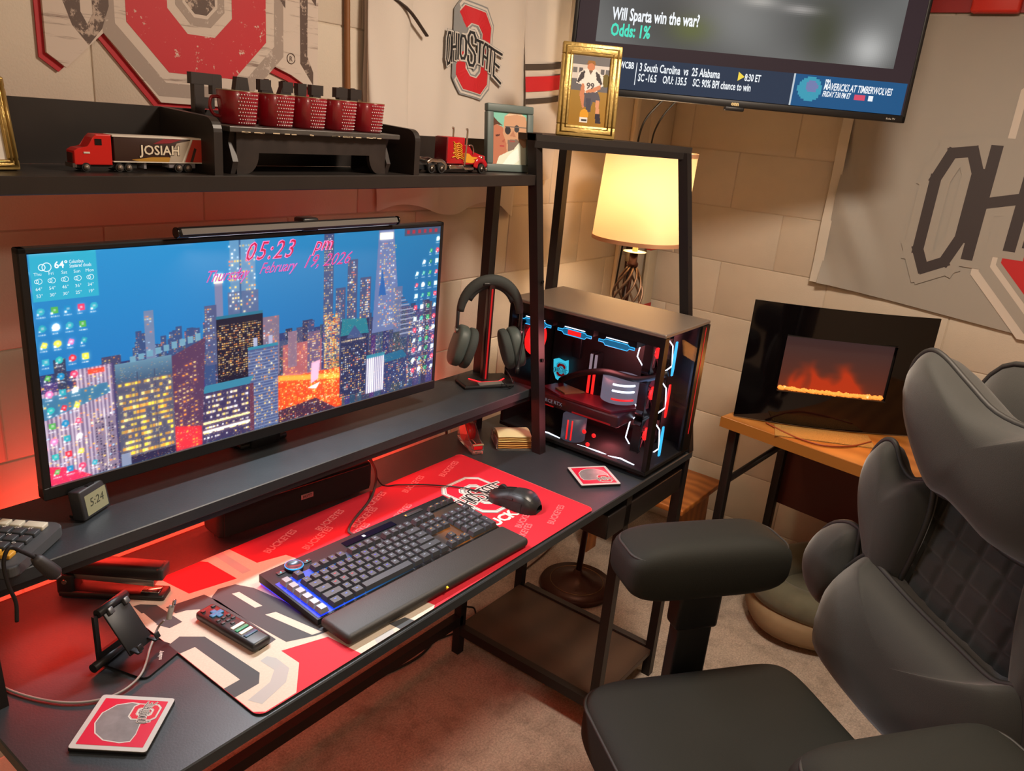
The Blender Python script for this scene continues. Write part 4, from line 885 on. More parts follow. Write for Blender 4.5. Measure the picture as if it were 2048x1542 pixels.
# memory sticks, pump reservoir, tubes
for k, y in enumerate((.292, .277)):
    s = MB().box((PW-.066, y, .165), (.032, .006, .135), mat('ram_black', '1a1a1e', rough=.4), bevel=.001).build('memory_stick', pc)
    MB().box((PW-.0835, y, .140), (.004, .0065, .085), glow('ram_red', 'ff2320', 1.6)).build('light_bar', s); MB().box((PW-.0835, y, .205), (.004, .0065, .05), glow('ram_white', 'b09aa8', .7)).build('light_bar', s)
MB().cyl((.105, .155, .152), (.105, .155, .213), .050, glow('reservoir_glow', '9a92a8', .55), n=40).build('reservoir', pc)
for z, c in ((.205, g_wh), (.188, g_wh), (.165, g_rd)): MB().tube([(.105+.0508*math.cos(a), .155+.0508*math.sin(a), z) for a in [PI*(1.02+.38*k/8) for k in range(9)]], .0028, c, n=6).build('reservoir_light', pc)
MB().tube(bez([(PW-.06, .40, .11), (.13, .35, .15), (.10, .27, .195), (.085, .19, .222), (.09, .10, .225), (.11, .03, .255)], 8), .0085, mat('tube_black', '0d0d10', rough=.5), n=12).build('coolant_tube', pc)
# graphics card
g = MB().box((.10, .255, .108), (.105, .27, .034), mat('card_shell', '3a1a20', rough=.35), bevel=.006, R=(.0, 0, 0)).build('graphics_card', pc)
MB().prism([(-.14, -.045), (-.05, -.055), (.02, -.02), (.12, -.05), (.14, .02), (.06, .05), (-.10, .05)], 0, .006, mat('card_plate', '7a2a34', rough=.3, metal=.3), T=Matrix.Translation((.10, .245, .1255)) @ Matrix.Rotation(PI/2, 4, 'Z')).build('card_cover', g)
MB().prism([(.0, -.035), (.06, -.045), (.075, .0), (.03, .02)], 0, .004, mat('card_tan', '7d7550', rough=.4), T=Matrix.Translation((.085, .27, .132)) @ Matrix.Rotation(PI/2, 4, 'Z')).build('card_badge', g)
text('card_mark', 'GEFORCE RTX', .014, glow('mark_dim', 'a09aa4', .5), g, (.0465, .385, .103), (PI/2, 0, -PI/2)); MB().box((.047, .35, .094), (.0012, .06, .003), g_rds).build('card_light', g); MB().box((.047, .20, .097), (.0012, .12, .004), g_rds).build('card_light', g)
text('box_mark', 'GEAR', .016, glow('mark_gold', 'b08a50', .35), pc, (.0045, .445, .06), (PI/2, -PI/2, -PI/2), bold=.0005)
# curved clear tank at the bottom
MB().tube([(.05, .25, .022), (.05, .25, .09)], .033, glow('tank_glow', '6a6678', .35), n=28).build('lower_tank', pc)
for a in (1.0, 1.12): MB().tube([(.05+.0335*math.cos(PI*a), .25+.0335*math.sin(PI*a), .03), (.05+.0335*math.cos(PI*a), .25+.0335*math.sin(PI*a), .085)], .0022, g_rd, n=6).build('tank_light', pc)
for y, z in ((.205, .062), (.175, .06), (.19, .03)): MB().lathe([(.0, -.001), (.006, -.001), (.006, .001), (.0, .001)], g_rd, n=14, T=Matrix.Translation((.03, y, z)) @ Matrix.Rotation(PI/2, 4, 'Y')).build('status_light', pc)
# side fans near the front: eight-sided white rings around red hubs
def fan(name, loc, R, ring=True, cy=True):
    f = MB(); T = Matrix.Translation(loc) @ Euler(R).to_matrix().to_4x4(); s = .057
    for a in range(4):
        M = T @ Matrix.Rotation(a*PI/2, 4, 'Z'); f.box((0, s-.003, 0), (2*s, .006, .024), m_case, T=M); f.box((s*.80, s*.80, 0), (.02, .03, .02), m_case, T=M @ Matrix.Rotation(0, 4, 'Z'), R=(0, 0, PI/4))
    o = f.build(name, pc)
    MB().lathe([(.0, .006), (.017, .006), (.019, .0)], glow('fan_hub', 'ff2222', 1.6), n=24, T=T).build('hub', o)
    bl = MB()
    for k in range(9):
        a = 2*PI*k/9
        bl.add([(.019*math.cos(a), .019*math.sin(a), .004), (.046*math.cos(a+.25), .046*math.sin(a+.25), .006), (.046*math.cos(a+.75), .046*math.sin(a+.75), -.004), (.019*math.cos(a+.45), .019*math.sin(a+.45), -.004)], [(0,1,2,3)], mat('fan_blade', '50262e', rough=.4, emit='7a1a24', estr=.35), T=T)
    bl.build('blades', o)
    if ring:
        r = .055; Tr = Matrix.Translation(loc) @ Matrix(((0,0,-1,0),(-1,0,0,0),(0,1,0,0),(0,0,0,1)))
        for sg in (-1, 1):
            pts = [(sg*r*.30, r*.98, .0135), (sg*r*.80, r*.52, .0135), (sg*r*.92, -r*.42, .0135), (sg*r*.42, -r*.98, .0135)]
            MB().tube(pts, .0019, g_wh, n=6, T=Tr).build('light_ring', o)
    return o
for k, z in enumerate((.062, .178, .292)):
    fan('fan', (.150, .085, z), (0, -PI/2, PI/2))
    b = MB().prism([(-.045, -.004), (-.03, -.006), (.03, -.006), (.045, -.004), (.045, .003), (.03, .005), (-.03, .005), (-.045, .003)], -.0015, .0015, g_cy if k != 1 else g_rd, T=Matrix.Translation((.125, .026, z)) @ Matrix(((0,1,0,0),(0,0,-1,0),(1,0,0,0),(0,0,0,1)))).build('fan_edge_light', pc)
o = fan('fan', (.075, PD_-.028, .26), (PI/2, 0, 0), ring=False); MB().tube([(.075+.036*math.cos(a*PI/12), PD_-.045, .26+.036*math.sin(a*PI/12)) for a in range(24)], .010, glow('rear_ring', 'ff2020', 1.2), n=8, closed=True).build('red_ring', o)
# top fans: cyan edge strips
for k, y in enumerate((.396, .270, .144)):
    L = .052; pts = [(-L, -.003), (-L*.72, -.003), (-L*.62, -.009), (L*.62, -.009), (L*.72, -.003), (L, -.003), (L, .003), (L*.72, .003), (L*.62, .007), (-L*.62, .007), (-L*.72, .003), (-L, .003)]
    T = Matrix.Translation((.030, y, .318)) @ Matrix(((0,0,1,0),(1,0,0,0),(0,1,0,0),(0,0,0,1)))
    f = MB().box((.075, y, .332), (.09, .112, .022), m_case).build('top_fan', pc); MB().prism(pts, -.001, .001, g_cyd, T=T).build('edge_panel', f)
    outl = MB(); outl.tube([(p[0], p[1], -.0016) for p in pts], .0010, g_cy, n=5, closed=True, T=T); outl.tube([(-L*.6, .0115, -.0016), (L*.6, .0115, -.0016)], .0011, g_wh, n=5, T=T); outl.build('edge_light', f)
    if k == 1: MB().box((.0288, y, .317), (.001, .04, .012), g_rd).build('red_segment', f)
# bottom fans: white zig-zag strips
for pts in (((.340, .020), (.312, .020), (.272, .018)), ((.235, .016), (.193, .017), (.150, .020), (.128, .017)), ((.120, .017), (.085, .021), (.043, .018))):
    MB().tube([(.024 if i % 2 else .020, p[0], p[1]+.006) for i, p in enumerate(pts)], .0018, g_wh, n=6).build('floor_light', pc)
for y, z in ((.44, .105), (.452, .10)): MB().tube([(.02, y, z), (.02, y-.012, z-.03)], .002, g_cy, n=6).build('rear_light', pc)
light('tower_glow', 'POINT', (PX+.06, .20, ZD+.27), 1.6, (1.0, .25, .25), shadow_soft_size=.05)
light('tower_glow_low', 'POINT', (PX+.10, .16, ZD+.05), 0.7, (1.0, .2, .22), shadow_soft_size=.04)
light('tower_glow_front', 'POINT', (PX+.08, .06, ZD+.20), 0.5, (.35, .55, 1.0), shadow_soft_size=.05)

# ------------------------------------------------------------------ things on the hutch
ZH = 1.4557
m_gold = mat('gold_frame', 'b89c5c', rough=.36, metal=.65, bump=(120, .1)); m_matte = mat('photo_white', 'd8d4cc', rough=.6)
def frame(name, label, loc, rotz, w, h, bw, m, tilt, depth=.016, prof=True):
    t = thing(name, label, 'picture frame', loc, rotz); R = Matrix.Rotation(-tilt, 4, 'X')
    fr = MB(); H2 = h
    for (c, s) in (((0, 0, H2-bw/2), (w, depth, bw)), ((0, 0, bw/2), (w, depth, bw)), ((-w/2+bw/2, 0, h/2), (bw, depth, h-2*bw)), ((w/2-bw/2, 0, h/2), (bw, depth, h-2*bw))): fr.box(c, s, m, bevel=.0025, T=R)
    if prof:
        for q, (of, hh) in enumerate(((.35, .003), (.75, .002))):
            a = bw*of
            fr.tube([(-w/2+a, -depth/2, a), (w/2-a, -depth/2, a), (w/2-a, -depth/2, h-a), (-w/2+a, -depth/2, h-a)], hh, m, n=6, closed=True, T=R)
    fr.build('frame', t)
    MB().box((0, depth*.3, h/2), (w-bw, .003, h-bw), m_blkpl, T=R).build('backing', t)
    L = h*.80; MB().box((0, depth*.6+math.sin(tilt)*h*.8+math.sin(.3)*L*.5, L/2*math.cos(.3)), (w*.28, .003, L), m_blkpl, R=(.3, 0, 0)).build('easel', t)
    return t, R
# gold frame with the kneeling player, on the corner shelf
fw_, fh_ = .150, .222
t, R = frame('picture_frame', 'gold frame with a kneeling football player, on the corner shelf', (1.662, .352, 1.5505), math.atan2(-.118, .09)+.10, fw_, fh_, .028, m_gold, .13)
pw_, ph_ = fw_-.05, fh_-.05
pc1 = Canvas(64, 112, (150, 112, 40))
pc1.vgrad(0, 1, 0, .5, (150, 112, 44), (158, 126, 62)); pc1.rect(0, 1, .5, .72, (104, 104, 110)); pc1.rect(0, 1, .66, .86, (206, 202, 198)); pc1.rect(0, 1, .86, .97, (112, 112, 116)); pc1.rect(0, 1, .97, 1, (210, 206, 200))
for u, c in ((.1, (110, 110, 112)), (.25, (90, 90, 96)), (.8, (96, 96, 100)), (.92, (110, 110, 112))): pc1.rect(u-.05, u+.05, .74, .81, c)
pc1.disc(.9, .66, .11, (108, 96, 52), 1.2)
pc1.poly([(.2, .74), (.36, .80), (.64, .80), (.82, .72), (.84, .58), (.72, .56), (.70, .46), (.34, .46), (.32, .58), (.16, .60)], (228, 224, 220))
for q in range(3): pc1.poly([(.17+q*.05, .62+q*.02), (.23+q*.05, .60+q*.03), (.30+q*.03, .74+q*.015), (.26+q*.03, .75+q*.012)], (70, 66, 70)); pc1.poly([(.82-q*.05, .61+q*.02), (.77-q*.05, .59+q*.03), (.68-q*.03, .74+q*.015), (.72-q*.03, .75+q*.012)], (70, 66, 70))
pc1.disc(.5, .835, .095, (196, 130, 96), 1.75); pc1.poly([(.38, .86), (.42, .92), (.58, .92), (.62, .86), (.5, .885)], (150, 106, 60)); pc1.poly([(.44, .79), (.56, .79), (.5, .72)], (110, 90, 80))
pc1.poly([(.30, .60), (.36, .60), (.44, .28), (.36, .26), (.26, .44)], (196, 132, 100)); pc1.poly([(.40, .50), (.78, .60), (.78, .54), (.46, .44)], (200, 138, 106))
pc1.poly([(.38, .47), (.72, .50), (.80, .40), (.78, .34), (.62, .36), (.56, .26), (.40, .28)], (88, 88, 100)); pc1.poly([(.68, .38), (.78, .38), (.80, .14), (.72, .14)], (206, 150, 118)); pc1.poly([(.70, .20), (.82, .20), (.86, .06), (.72, .06)], (52, 48, 60)); pc1.poly([(.44, .40), (.56, .40), (.58, .22), (.46, .2)], (74, 74, 90))
pc1.disc(.42, .17, .11, (214, 156, 50), 1.4); pc1.rect(.32, .52, .06, .13, (226, 224, 220)); pc1.rect(.36, .50, .08, .11, (60, 60, 66))
pic = link('photo', pc1.mesh('photo_player', pw_, ph_, 0.0, .5), t); pic.matrix_local = R @ Matrix.Translation((-pw_/2, -.003, .025))
n99 = text('number', '99', .020, mat('ink_dark', '38343c', rough=.4), t, (0, 0, 0), align='CENTER', bold=.0006); n99.matrix_local = R @ Matrix.Translation((.002, -.0036, .025+ph_*.535)) @ Matrix.Rotation(PI/2, 4, 'X')
# grey frame with two people
t, R = frame('picture_frame', 'grey frame with a close-up snapshot of two people', (1.468, .437, ZH), math.atan2(-.029, .153)-.12, .135, .155, .018, mat('frame_grey', '5f6d6b', rough=.5), .12, prof=False)
pw_, ph_ = .101, .121
p2 = Canvas(84, 100, (132, 200, 184)); p2.vgrad(0, 1, 0, .5, (150, 120, 100), (132, 200, 184))
p2.poly([(0, .0), (0, .72), (.12, .76), (.28, .72), (.42, .56), (.46, .3), (.4, .0)], (186, 122, 98)); p2.poly([(.30, .60), (.34, .92), (.50, 1.0), (.78, 1.0), (.98, .92), (1, .5), (1, .2), (.42, .2), (.40, .42)], (200, 158, 128)); p2.poly([(.36, .92), (.5, 1.0), (.8, 1.0), (.94, .94), (.7, .97)], (222, 196, 168))
p2.disc(.70, .70, .075, (72, 72, 76), 1.1); p2.disc(.44, .66, .085, (60, 58, 62), 1.1); p2.rect(.36, 1.0, .715, .735, (120, 110, 104)); p2.poly([(.50, .55), (.60, .66), (.68, .54)], (180, 130, 106)); p2.poly([(.44, .48), (.72, .50), (.86, .38), (.80, .22), (.46, .24)], (128, 112, 104)); p2.rect(.50, .66, .44, .47, (160, 92, 86))
p2.poly([(.08, .56), (.22, .58), (.20, .54), (.1, .53)], (90, 60, 56)); p2.poly([(.26, .44), (.36, .50), (.34, .42)], (170, 100, 84)); p2.rect(.22, .34, .34, .37, (176, 78, 80)); p2.poly([(0, .72), (0, .92), (.14, .82), (.3, .74), (.12, .76)], (96, 66, 54))
p2.poly([(.12, .0), (.2, .16), (.42, .24), (.62, .3), (.78, .44), (.9, .34), (1, .36), (1, 0)], (226, 236, 220)); p2.poly([(.3, .0), (.5, .2), (.74, .34), (.8, .1), (.6, 0)], (250, 252, 246))
pic = link('photo', p2.mesh('photo_pair', pw_, ph_, 0.0, .4), t); pic.matrix_local = R @ Matrix.Translation((-pw_/2, -.003, .017))
# gold frame cut by the left edge of the view
t, R = frame('picture_frame', 'gold picture frame at the far left end of the hutch', (.318, .432, ZH), math.radians(8), .095, .12, .014, m_gold, .16, prof=True); pic = MB().flat([(-.036, .014), (.036, .014), (.036, .106), (-.036, .106)], 0, m_matte).build('photo', t); pic.matrix_local = R @ Matrix.Translation((0, -.003, 0)) @ Matrix.Rotation(PI/2, 4, 'X')

# toy lorry with a lettered trailer
tr = thing('toy_truck', 'red toy lorry pulling a trailer lettered JOSIAH', 'toy truck', (.435, .437, ZH), rotz=math.radians(-3)); tr.scale = (.95, .95, .95)
m_tred = mat('toy_red', 'd0201c', rough=.3); m_tyre = mat('toy_tyre', '1a1919', rough=.7); m_hub = mat('toy_hub', '9c8f84', rough=.35, metal=.5); m_twh = mat('toy_white', 'e2ddd2', rough=.4)
cab = [(0, .010), (.0, .030), (.006, .034), (.021, .036), (.028, .050), (.033, .055), (.056, .055), (.056, .010)]
Txz = lambda x, y: Matrix.Translation((x, y, 0)) @ Matrix(((1,0,0,0),(0,0,-1,0),(0,1,0,0),(0,0,0,1)))
MB().prism(cab, -.014, .014, m_tred, T=Txz(0, 0), bevel=.0015).build('cab', tr); MB().box((.0265, 0, .0425), (.002, .022, .010), mat('toy_glass', '141418', rough=.1), R=(0, .5, 0)).build('windscreen', tr); MB().box((.036, -.0143, .044), (.010, .001, .009), MATS['toy_glass']).build('side_window', tr)
MB().box((-.0004, 0, .020), (.002, .018, .014), mat('toy_grille', '6a3a34', rough=.3, metal=.5)).build('grille', tr); MB().box((.0, 0, .009), (.006, .027, .006), mat('toy_bumper', '504844', rough=.4)).build('bumper', tr); MB().box((.05, 0, .0085), (.09, .02, .006), m_tyre).build('chassis', tr)
MB().box((.018, -.0146, .028), (.009, .0008, .0025), m_twh).build('door_stripe', tr)
def wheel(x, y, z, r, w, par, hub=m_hub):
    o = MB().cyl((x, y-w/2, z), (x, y+w/2, z), r, m_tyre, n=20).build('wheel', par); MB().lathe([(r*.30, .0), (r*.55, -.0006), (r*.66, .0008)], hub, n=16, T=Matrix.Translation((x, y-w/2-.0004, z)) @ Matrix.Rotation(PI/2, 4, 'X')).build('hub', o)
for x in (.016, .066, .080):
    for y in (-.012, .012): wheel(x, y, .0068, .0066, .006, tr)
MB().box((.132, 0, .0345), (.146, .030, .037), mat('trailer_dark', '3c2824', rough=.35), bevel=.001).build('trailer', tr)
MB().box((.132, 0, .0540), (.150, .031, .0025), m_twh).build('trailer_roof', tr); MB().box((.132, -.0002, .0157), (.150, .031, .0016), m_twh).build('trailer_sill', tr)
liv = MB(); TT = Matrix.Translation((.0, -.0153, 0)) @ Matrix(((1,0,0,0),(0,0,-1,0),(0,1,0,0),(0,0,0,1)))
liv.flat([(.098, .0166), (.16, .0166), (.146, .024), (.118, .0235), (.085, .019)], .0001, mat('livery_gold', 'b88a34', rough=.4), T=TT); liv.flat([(.146, .0166), (.175, .0166), (.19, .0525), (.16, .046), (.15, .030)], .0002, mat('livery_grey', 'b4a898', rough=.4), T=TT)
liv.flat([(.120, .044), (.138, .052), (.17, .0525), (.15, .046)], .0003, mat('livery_wine', '8c2a34', rough=.4), T=TT); liv.flat([(.173, .0166), (.2045, .0166), (.2045, .0525), (.188, .0525)], .0003, mat('livery_red', 'b83a2c', rough=.4), T=TT); liv.flat([(.182, .0166), (.187, .0166), (.194, .038), (.190, .040)], .0004, MATS['trailer_dark'], T=TT)
liv.flat([(.168, .0166), (.171, .0166), (.187, .0525), (.184, .0525)], .0004, m_twh, T=TT); liv.build('livery', tr)
text('lettering', 'JOSIAH', .0205, mat('toy_ink', '2c2420', rough=.5), tr, (.0995, -.01585, .0275), (PI/2, 0, 0), bold=.0011); text('lettering', 'JOSIAH', .0205, mat('toy_cream', 'e8dcc4', rough=.5), tr, (.0995, -.01605, .0275), (PI/2, 0, 0), bold=.00035)
MB().box((.170, 0, .0105), (.046, .024, .008), mat('trailer_grey', '8a8890', rough=.4), bevel=.001).build('bogie', tr); MB().box((.108, 0, .010), (.004, .022, .010), MATS['trailer_grey']).build('landing_leg', tr)
for x in (.162, .178):
    for y in (-.013, .013): wheel(x, y, .0072, .0070, .006, tr)

# chromed toy truck with flames
t2 = thing('toy_truck', 'red toy tractor unit with yellow flames and chrome pipes', 'toy truck', (1.135, .432, ZH), rotz=math.radians(-2))
m_chr = mat('toy_chrome', 'd8d2cc', rough=.15, metal=1.0); m_tr2 = mat('toy_red_metal', 'b01420', rough=.22, coat=.5)
MB().box((.085, 0, .012), (.20, .022, .010), m_blkpl).build('chassis', t2)
sl = MB().box((.105, 0, .048), (.054, .036, .056), m_tr2, bevel=.002).build('sleeper', t2); MB().box((.0765, 0, .05), (.004, .036, .05), mat('toy_darkred', '6a1018', rough=.4), bevel=.001).build('rear_wall', t2)
MB().prism([(.130, .018), (.130, .060), (.150, .060), (.158, .046), (.205, .038), (.207, .020)], -.015, .015, m_tr2, T=Txz(0, 0), bevel=.002).build('hood', t2); MB().box((.1545, 0, .053), (.002, .026, .010), MATS['toy_glass'], R=(0, -.5, 0)).build('windscreen', t2)
fl = MB(); mf = mat('flame_yellow', 'd89a2c', rough=.4)
def flame(pts, r=.0013): fl.tube(bez([(p[0], -.0188, p[1]) for p in pts], 5), r, mf, n=5)
for k in range(4):
    z = .030+k*.0085; x = .128-k*.002
    flame([(x, z), (x-.012, z+.004), (x-.018, z+.001), (x-.026, z+.006), (x-.036+k*.004, z+.003)]); flame([(x, z+.003), (x-.010, z+.008), (x-.02, z+.006), (x-.028, z+.011)])
fl.build('flames', t2)
f2 = MB(); 
f2.flat([(.132, .024), (.16, .022), (.185, .026), (.165, .030), (.190, .034), (.160, .036), (.15, .042), (.132, .044)], .0, mf, T=Matrix.Translation((0, -.0158, 0)) @ Matrix(((1,0,0,0),(0,0,-1,0),(0,1,0,0),(0,0,0,1)))); f2.build('hood_flames', t2)
for y in (-.021, .021): MB().tube(bez([(.131, y, .016), (.133, y, .05), (.134, y, .09), (.130, y, .0945)], 6), .0021, m_chr, n=10).build('exhaust_pipe', t2); MB().tube(bez([(.145, y*.8, .060), (.156, y*.8, .060), (.162, y*.8, .052), (.162, y*.8, .042)], 5), .0014, m_chr, n=8).build('intake_pipe', t2)
for y in (-.019, .019):
    MB().box((.105, y, .013), (.046, .010, .010), m_chr, bevel=.002).build('fuel_tank', t2); MB().box((.145, y, .010), (.03, .010, .006), m_chr, bevel=.001).build('step', t2); MB().tube(bez([(.018, y, .020), (.03, y, .026), (.045, y, .025), (.06, y, .025), (.072, y, .018), (.074, y, .006)], 5), .0016, m_chr, n=8, flat=3.0).build('rear_fender', t2)
    MB().tube(bez([(.172, y*.85, .012), (.178, y*.85, .026), (.195, y*.85, .028), (.208, y*.85, .016)], 5), .004, m_tr2, n=8, flat=1.8).build('front_fender', t2); MB().lathe([(.0, .0), (.004, .001), (.0045, .006), (.0, .007)], m_chr, n=12, T=Matrix.Translation((.186, y*.85, .034)) @ Matrix.Rotation(PI/2, 4, 'Y')).build('headlamp', t2)
    for x in (.028, .058): wheel(x, y, .0105, .0102, .008, t2, m_chr)
    wheel(.192, y*.85, .0105, .0102, .007, t2, m_chr)
MB().box((.208, 0, .026), (.002, .024, .022), m_chr, bevel=.001).build('grille', t2); MB().box((.211, 0, .009), (.006, .036, .008), m_chr, bevel=.002).build('bumper', t2)

# little black step shelf in the middle bay, with five cups and the word sign
ss = thing('step_shelf', 'worn black wooden step shelf in the middle bay of the hutch', 'shelf', (.846, .443, ZH)); m_ssh = mat('worn_black_wood', '2b2422', rough=.45, noise=(35, .25)); m_sst = mat('worn_top', '4a4744', rough=.4, noise=(50, .15))
MB().prism([(-.188, -.062), (.19, -.062), (.184, .058), (-.184, .058)], .0665, .0755, m_sst, bevel=.0015).build('top_board', ss)
for s in (-1, 1):
    MB().prism([(-.045, .0), (-.052, .02), (-.040, .05), (-.045, .0665), (.05, .0665), (.05, .0)], -.005, .005, m_ssh, T=Matrix(((0,0,1,s*.172),(1,0,0,0),(0,1,0,0),(0,0,0,1)))).build('side_board', ss)
def apr():
    pts = [(-.167, .0664), (.167, .0664), (.167, .0), (.150, .0)] + [(.150-.026*math.sin(a), .034-.034*math.cos(a)) for a in [PI/2*k/6 for k in range(1, 7)]] + [(-.150+.026*math.sin(a), .034-.034*math.cos(a)) for a in [PI/2*k/6 for k in range(6, 0, -1)]] + [(-.150, 0), (-.167, 0)]
    return MB().prism(pts, -.004, .004, m_ssh, T=Matrix(((1,0,0,0),(0,0,-1,-.044),(0,1,0,0),(0,0,0,1))))
apr().build('front_apron', ss)
chips = MB()
for k in range(26):
    x = -.18+.36*random.random(); chips.box((x, -.0622, .0668+.001*random.random()), (.004+.01*random.random(), .0008, .0016), mat('bare_wood', 'c9b79a', rough=.7))
chips.build('chipped_edge', ss)['kind'] = 'stuff'
m_cup = mat('cup_red', '8e1222', rough=.28, coat=.4); m_cupin = mat('cup_rim', '9b8a6a', rough=.5); m_stud = mat('stud_white', 'eadfe0', rough=.25)
zc = ZH+.0758
def cup_mesh():
    return MB().lathe([(.0, 0), (.027, 0), (.029, .003), (.034, .052), (.0332, .0535), (.031, .052), (.027, .006), (.0, .005)], m_cup, n=36).mesh('body')
cme = cup_mesh(); rim = MB().tube([(.0333*math.cos(a*PI/18), .0333*math.sin(a*PI/18), .0533) for a in range(36)], .0008, m_cupin, n=5, closed=True).mesh('rim')
std = MB()
for r in range(9):
    z = .004+r*.0055; rad = .0292+.0049*z/.052
    for q in range(9):
        a = -PI*.60+ (q+.5*(r % 2))*.135; std.lathe([(.0, .0009), (.0010, .0006), (.0013, 0)], m_stud, n=5, T=Matrix.Translation((rad*math.cos(a), rad*math.sin(a), z)) @ Matrix.Rotation(a, 4, 'Z') @ Matrix.Rotation(PI/2, 4, 'Y'))
stm = std.mesh('studs'); hdl = MB().tube(bez([(-.030, 0, .042), (-.043, 0, .040), (-.046, 0, .026), (-.040, 0, .014), (-.028, 0, .011)], 6), .0028, m_cup, n=8).mesh('handle')
lab5 = ['red studded cup nearest the letter F, its handle showing', 'second red studded cup from the left on the step shelf', 'middle one of the five red studded cups', 'fourth red studded cup from the left on the step shelf', 'red studded cup at the right end of the step shelf']
for k, x in enumerate((.712, .784, .852, .920, .988)):
    t = thing('cup', lab5[k], 'cup', (x, .437-.003*k, zc), rotz=math.radians(-14+2*k), group='red studded cups on the step shelf')
    link('body', cme, t); link('rim', rim, t); o = link('studs', stm, t); o['kind'] = 'stuff'; link('handle', hdl, t)
fam = thing('word_sign', 'dark wooden word sign reading FAMILY behind the cups', 'sign', (.682, .518, ZH+.046)); m_fam = mat('sign_wood', '2e2624', rough=.5)
MB().box((.183, .0, .004), (.40, .014, .014), m_fam, bevel=.001).build('base', fam); x = .0
for ch, nm, wd in (('F', 'F', .050), ('a', 'A', .052), ('M', 'M', .062), ('i', 'I', .022), ('L', 'L', .045), ('Y', 'Y', .055)):
    o = MB()
    for qi, q in enumerate(stroke_quads(ch, (x+.008, x+wd-.008, .017, .097), .0185)): o.prism([(p.x, p.y) for p in q], -.006, .006+.00012*qi, m_fam, T=Matrix(((1,0,0,0),(0,0,-1,0),(0,1,0,0),(0,0,0,1))))
    o.build('letter', fam); x += wd+.016
# ------------------------------------------------------------------ on the walls
# big die-cut wall sign with the emblem, weathered planks
def plank_mat():
    m = bpy.data.materials.new('weathered_planks'); m.use_nodes = True; nt = m.node_tree; b = nt.nodes['Principled BSDF']
    tc = nt.nodes.new('ShaderNodeTexCoord'); mp_ = nt.nodes.new('ShaderNodeMapping'); mp_.inputs['Scale'].default_value = (5, 5, 70); nt.links.new(tc.outputs['Object'], mp_.inputs['Vector'])
    n = nt.nodes.new('ShaderNodeTexNoise'); n.inputs['Scale'].default_value = 1.0; n.inputs['Detail'].default_value = 6; n.inputs['Roughness'].default_value = .7; nt.links.new(mp_.outputs[0], n.inputs['Vector'])
    r = nt.nodes.new('ShaderNodeValToRGB'); e = r.color_ramp.elements; e[0].position = .33; e[0].color = (*hx('8d7a70'), 1); e[1].position = .44; e[1].color = (*hx('d2c4b8'), 1)
    nt.links.new(n.outputs['Fac'], r.inputs['Fac']); nt.links.new(r.outputs['Color'], b.inputs['Base Color']); b.inputs['Roughness'].default_value = .6; return m
def worn(name, col, worn_col, sc=55, th=.62):
    m = bpy.data.materials.new(name); m.use_nodes = True; nt = m.node_tree; b = nt.nodes['Principled BSDF']
    tc = nt.nodes.new('ShaderNodeTexCoord'); n = nt.nodes.new('ShaderNodeTexNoise'); n.inputs['Scale'].default_value = sc; n.inputs['Detail'].default_value = 6; n.inputs['Roughness'].default_value = .75; nt.links.new(tc.outputs['Object'], n.inputs['Vector'])
    r = nt.nodes.new('ShaderNodeValToRGB'); e = r.color_ramp.elements; e[0].position = th-.02; e[0].color = (*hx(col), 1); e[1].position = th+.03; e[1].color = (*hx(worn_col), 1)
    nt.links.new(n.outputs['Fac'], r.inputs['Fac']); nt.links.new(r.outputs['Color'], b.inputs['Base Color']); b.inputs['Roughness'].default_value = .55; return m
TW = Matrix(((1,0,0,0),(0,0,-1,0),(0,1,0,0),(0,0,0,1)))    # xy -> xz facing -y
ws = thing('wall_sign', 'large weathered plank wall sign with a red eight-sided letter', 'sign', (.80, .6825, 1.785))
m_pl = plank_mat(); m_wred = worn('worn_red', 'c42733', 'd6c2b4'); m_wgrey = worn('worn_grey', 'a3948a', 'c8bab0', th=.6); m_wbrn = worn('worn_brown', '5c4a42', 'b9a698', th=.55); m_ored = mat('sign_red_edge', 'b9202c', rough=.5)
sil = [(-.279, .30), (-.279, -.169), (-.25, -.189), (-.183, -.127), (-.086, -.233), (.10, -.233), (.156, -.145), (.206, -.160), (.274, -.192), (.274, .34), (-.1, .36)]
MB().prism([(p[0]-.010, p[1]-.008) for p in sil[:7]] + [(.152, -.158), (.20, -.172), (.27, -.210)] + [(p[0]-.01, p[1]) for p in sil[9:]], .0006, .004, m_ored, T=TW).build('red_edge', ws)
MB().prism(sil, .0042, .010, m_pl, T=TW).build('plank_board', ws)
pm = MB()
def ringp(o, i, z, m):
    for k in range(8): pm.flat([o[k], o[(k+1) % 8], i[(k+1) % 8], i[k]], z, m, T=TW)
ringp(octo(.185, .222, .095), octo(.163, .198, .088), .0102, m_wgrey); ringp(octo(.143, .180, .075), octo(.066, .110, .038), .0103, m_wred); ringp(octo(.050, .094, .030), octo(.036, .080, .022), .0103, m_wgrey)
pm.flat(octo(.030, .074, .018), .0102, m_wbrn, T=TW)
for q in ([(-.248, .30), (-.220, .30), (-.220, -.10), (-.248, -.085)], [(-.200, .30), (-.172, .30), (-.172, -.085), (-.200, -.10)], [(-.248, -.085), (-.22, -.10), (-.21, -.118), (-.21, -.150), (-.235, -.122)], [(-.172, -.085), (-.20, -.10), (-.21, -.118), (-.21, -.150), (-.186, -.122)],
          [(.222, .30), (.246, .30), (.246, -.12), (.262, -.15), (.262, -.175), (.228, -.135)], [(.170, .30), (.19, .30), (.19, -.035), (.170, -.015)], [(.205, .05), (.268, .02), (.268, -.02), (.246, .0), (.205, .02)]): pm.flat(q, .0104, m_wbrn, T=TW)
pm.build('printed_letters', ws)
